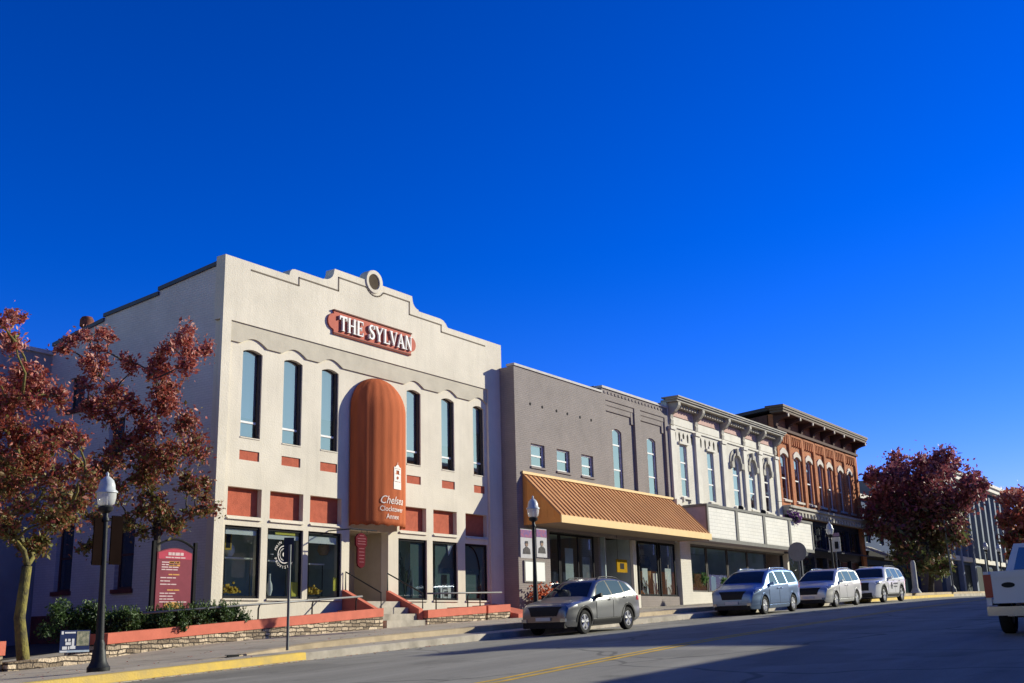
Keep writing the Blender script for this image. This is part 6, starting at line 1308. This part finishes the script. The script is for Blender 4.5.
# ================================================================ TREES AND HEDGE
BARK = mat('lichen_bark', (.23,.20,.05), .95, .3, 5, 1.0, 24, c2=(.07,.06,.04)); BARK2 = mat('grey_bark', (.10,.085,.07), .95, .3, 6, .8, 28)
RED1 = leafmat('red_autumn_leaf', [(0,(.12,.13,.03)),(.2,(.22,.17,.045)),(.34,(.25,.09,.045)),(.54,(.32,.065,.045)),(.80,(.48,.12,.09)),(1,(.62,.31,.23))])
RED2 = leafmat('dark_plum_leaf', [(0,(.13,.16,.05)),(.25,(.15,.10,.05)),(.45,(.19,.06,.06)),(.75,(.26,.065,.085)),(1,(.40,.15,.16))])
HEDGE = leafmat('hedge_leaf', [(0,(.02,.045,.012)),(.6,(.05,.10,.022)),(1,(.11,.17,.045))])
def tree(name, label, base, fork, clumps, leaves, size, tr, bark, lm, tone, group=None, spread=1.0, seed=1):
    """trunk to fork, a limb to every clump, twigs and leaf cards gathered in tufts round each clump"""
    global rng
    rng = np.random.default_rng(seed); base = Vector(base); fork = Vector(fork)
    o = empty(name, base, label, 'tree', group); T = MB()
    mid = base.lerp(fork, .5) + Vector((rng.choice([-1,1])*tr*.8, rng.normal(0,.05), 0))
    T.tube([base-Vector((0,0,.1)), base.lerp(mid,.15), mid, fork], [tr*1.45, tr*1.1, tr*.92, tr*.85], 12)
    C = MB(); C.a = []
    cen = sum((Vector(c[:3]) for c in clumps), Vector())/len(clumps); ctr = Vector((cen.x, cen.y, fork.z))
    hubs = [fork]
    order = sorted(clumps, key=lambda c: (Vector(c[:3])-fork).length)
    zmin = min(c[2] for c in clumps); zmax = max(c[2] for c in clumps)
    for cx_, cy_, cz_, r in order:
        c = Vector((cx_, cy_, cz_))
        h = min(hubs, key=lambda q: (q-c).length + .9*max(0, q.z-c.z+.2)); L = (c-h).length
        mids = [h.lerp(c, t) + Vector((rng.normal(0,.05*L), rng.normal(0,.05*L), .10*L*math.sin(math.pi*t))) for t in (.33,.66)]
        r0 = tr*(.55 if h is fork else .28); r0 = min(r0, .07*L+.02+tr*.1)
        T.tube([h, mids[0], mids[1], c], [r0, r0*.75, r0*.5, r0*.28], 7); hubs += [mids[1], c]
        k = max(5, int(round(9*(r/.35)))); nt_ = max(5, int(leaves*(r/.35)**1.6/k))
        for j in range(k):
            d = Vector(rng.normal(0,1,3)).normalized(); e = c + Vector((d.x*r, d.y*r, d.z*r*.85))*rng.uniform(.35,1.0)
            T.tube([c, c.lerp(e,.5)+Vector((0,0,.04)), e], [r0*.25+.006, .008, .004], 5)
            for q in range(nt_):
                s_ = abs(rng.normal(0,.36*r)); v = Vector(rng.normal(0,1,3)).normalized()*s_*1.3
                p_ = e.lerp(c, rng.uniform(0,.65)**1.5) + v
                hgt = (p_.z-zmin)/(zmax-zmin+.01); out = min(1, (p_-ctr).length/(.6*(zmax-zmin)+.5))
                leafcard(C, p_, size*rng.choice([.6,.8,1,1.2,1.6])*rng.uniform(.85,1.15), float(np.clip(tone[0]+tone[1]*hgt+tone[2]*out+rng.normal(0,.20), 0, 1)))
    T.build('trunk', bark, o, smooth=True); C.build('crown', lm, o, normals=False); return o
def px_clumps(lst, at, dy, seed, reps=1, sp=.25):
    dep = (R @ (np.array(at)-EYE))[2]                # every clump at the trunk's distance, spread along the view by up to dy metres
    g = np.random.default_rng(seed); out = []
    for u, v, r in lst:
        for k in range(reps):
            d_ = dep+g.uniform(-dy, dy); p = EYE + R.T @ (np.array([u+g.normal(0,sp*r*.5)-CX, v+g.normal(0,sp*r*.5)-CY, F])*d_/F); sc = d_/F
            out.append((p[0], p[1], p[2], r*sc))
    return out
t1 = [(17,322,11),(14,345,12),(22,372,14),(4,385,16),(40,392,17),(-14,400,20),(12,415,20),(50,420,18),(64,440,15),(30,445,20),(-6,450,22),(75,470,14),(50,475,20),(18,485,22),(-20,490,20),(64,505,16),(40,520,18),(8,530,18),(80,500,10),(28,545,12),(-30,430,20)]
b1 = atY(25,662,22.3); f1 = atY(27,566,22.3)
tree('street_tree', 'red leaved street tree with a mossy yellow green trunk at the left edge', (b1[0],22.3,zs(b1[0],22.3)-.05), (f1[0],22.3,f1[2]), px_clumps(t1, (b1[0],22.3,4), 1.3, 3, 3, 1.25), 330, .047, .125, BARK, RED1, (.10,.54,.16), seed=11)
t2 = [(92,335,9),(104,338,8),(72,344,8),(66,350,8),(95,358,11),(88,380,12),(108,395,14),(90,405,13),(120,412,14),(182,343,12),(200,352,10),(190,366,13),(170,350,9),(165,368,12),(150,372,9),(128,362,9),(178,385,14),(160,395,12),(172,412,14),(186,428,14),(160,430,14),(140,425,14),(128,445,16),(150,455,16),(178,455,13),(168,478,15),(188,484,11),(203,490,10),(206,503,9),(196,508,8),(140,480,16),(112,465,14),(120,495,14),(90,540,10),(150,505,14),(172,505,12),(95,520,10),(160,528,11),(135,525,10),(180,528,8)]
b2 = atY(152,605,23.1); f2 = atY(158,522,23.1)
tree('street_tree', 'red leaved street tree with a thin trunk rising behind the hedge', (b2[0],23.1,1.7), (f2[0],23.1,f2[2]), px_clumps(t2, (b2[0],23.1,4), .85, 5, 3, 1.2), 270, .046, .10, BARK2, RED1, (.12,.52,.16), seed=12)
t3 = [(925,470,14),(905,474,13),(945,472,13),(885,482,12),(965,482,11),(872,478,7),(978,486,8),(892,500,16),(915,498,18),(940,498,18),(962,504,13),(878,505,10),(972,497,8),(905,522,17),(930,525,19),(952,524,13),(886,524,12),(915,548,15),(938,550,14),(900,545,12),(958,540,9),(924,565,10),(945,565,8),(870,525,7)]
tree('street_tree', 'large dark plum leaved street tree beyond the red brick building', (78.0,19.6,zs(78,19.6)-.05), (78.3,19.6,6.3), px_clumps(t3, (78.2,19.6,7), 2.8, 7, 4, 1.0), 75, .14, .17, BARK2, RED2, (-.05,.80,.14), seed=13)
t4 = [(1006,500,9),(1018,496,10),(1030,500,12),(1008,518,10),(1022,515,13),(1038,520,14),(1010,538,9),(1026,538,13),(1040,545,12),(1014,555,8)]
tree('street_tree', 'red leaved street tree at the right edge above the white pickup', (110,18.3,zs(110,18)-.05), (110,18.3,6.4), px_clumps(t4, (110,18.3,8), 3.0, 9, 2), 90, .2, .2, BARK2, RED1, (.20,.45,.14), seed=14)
rng = np.random.default_rng(21)
# hedge: low evergreen shrubs growing side by side behind the planter wall
hx = [(16.65,23.0,.46),(17.35,22.9,.44),(18.05,22.75,.42),(18.75,22.75,.40),(19.45,22.8,.42),(20.0,22.8,.34)]
for i, (x, y, r) in enumerate(hx):
    zc = 1.62+.56*(x-16.65)/9.5+.10; o = empty('evergreen_shrub', (x,y,zc-.35), 'low dark evergreen shrub in the row behind the long planter wall', 'shrub', 'evergreen shrubs in the long planter')
    fm = MB(); fm.a = []; r = r*1.15
    for j in range(34):
        q = Vector((rng.uniform(-r, r), rng.normal(0,.22), rng.uniform(-.16, .26)))
        for k in range(120):
            d = Vector(rng.normal(0,1,3)).normalized()*rng.uniform(.03,.17)
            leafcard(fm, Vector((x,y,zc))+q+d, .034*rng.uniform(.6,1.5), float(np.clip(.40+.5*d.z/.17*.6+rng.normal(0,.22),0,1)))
        for k in range(3):
            e = Vector((rng.normal(0,.05), rng.normal(0,.05), .2))
            for w in range(6): leafcard(fm, Vector((x,y,zc))+q+e*(.5+w*.16), .03, float(rng.uniform(.4,1)))
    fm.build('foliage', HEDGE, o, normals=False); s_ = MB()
    for j in range(5): s_.tube([(x,y,zc-.42),(x+rng.normal(0,.15),y+rng.normal(0,.1),zc+.2)],[.02,.008],5)
    s_.build('stems', BARK2, o)
bx_ = atY(78,610,23.2); o = empty('evergreen_shrub', (bx_[0],23.2,1.5), 'tall dark evergreen shrub at the left end of the planter behind the first street lamp', 'shrub'); fm = MB(); fm.a = []
for j in range(14):
    q = Vector((rng.normal(0,.3), rng.normal(0,.2), rng.uniform(-.4,.30)))
    for k in range(200):
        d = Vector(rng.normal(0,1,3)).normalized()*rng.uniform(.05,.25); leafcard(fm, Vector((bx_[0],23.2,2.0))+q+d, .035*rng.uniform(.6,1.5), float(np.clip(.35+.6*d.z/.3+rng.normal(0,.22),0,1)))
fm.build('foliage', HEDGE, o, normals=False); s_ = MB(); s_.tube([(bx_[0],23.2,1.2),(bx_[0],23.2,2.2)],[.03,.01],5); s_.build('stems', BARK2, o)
# fallen leaves and grit along the kerb and under the trees
fl = MB(); fl.a = []
for k in range(900):
    x = rng.uniform(8, 45) if k % 3 else rng.uniform(10, 22); y = KY - abs(rng.normal(0, .18)) if k % 2 else rng.uniform(17.3, 22.0)
    z = (zr(x)-.01 if y < KY else zs(x, y) if y > 17.9 else zr(x)+.16)+.012
    n0 = len(fl.v); leafcard(fl, Vector((x, y, z)), .035*rng.uniform(.6,1.3), None)
    for i in range(n0, len(fl.v)): p = fl.v[i]; fl.v[i] = (p[0], p[1], z+(p[2]-z)*.2)
tag(fl.build('fallen_leaves', RED1, normals=False), 'scattered fallen leaves along the gutter and pavement', 'leaves', kind='stuff')
dr_ = empty('storm_drain', (15.9, KY+.02, zr(15.9)+.1), 'small dark storm drain opening in the kerb near the parking sign post', 'drain')
MB().box(15.75,16.05,KY+.80,KY+.835,zr(15.9)+.165,zr(15.9)+.20).build('opening', DARK, dr_); MB().box(15.7,16.1,KY+.79,KY+.84,zr(15.9)+.201,zr(15.9)+.215).build('lid', DARKM, dr_)
for o in bpy.data.objects:
    if o.name.startswith('cut'): bpy.data.objects.remove(o)
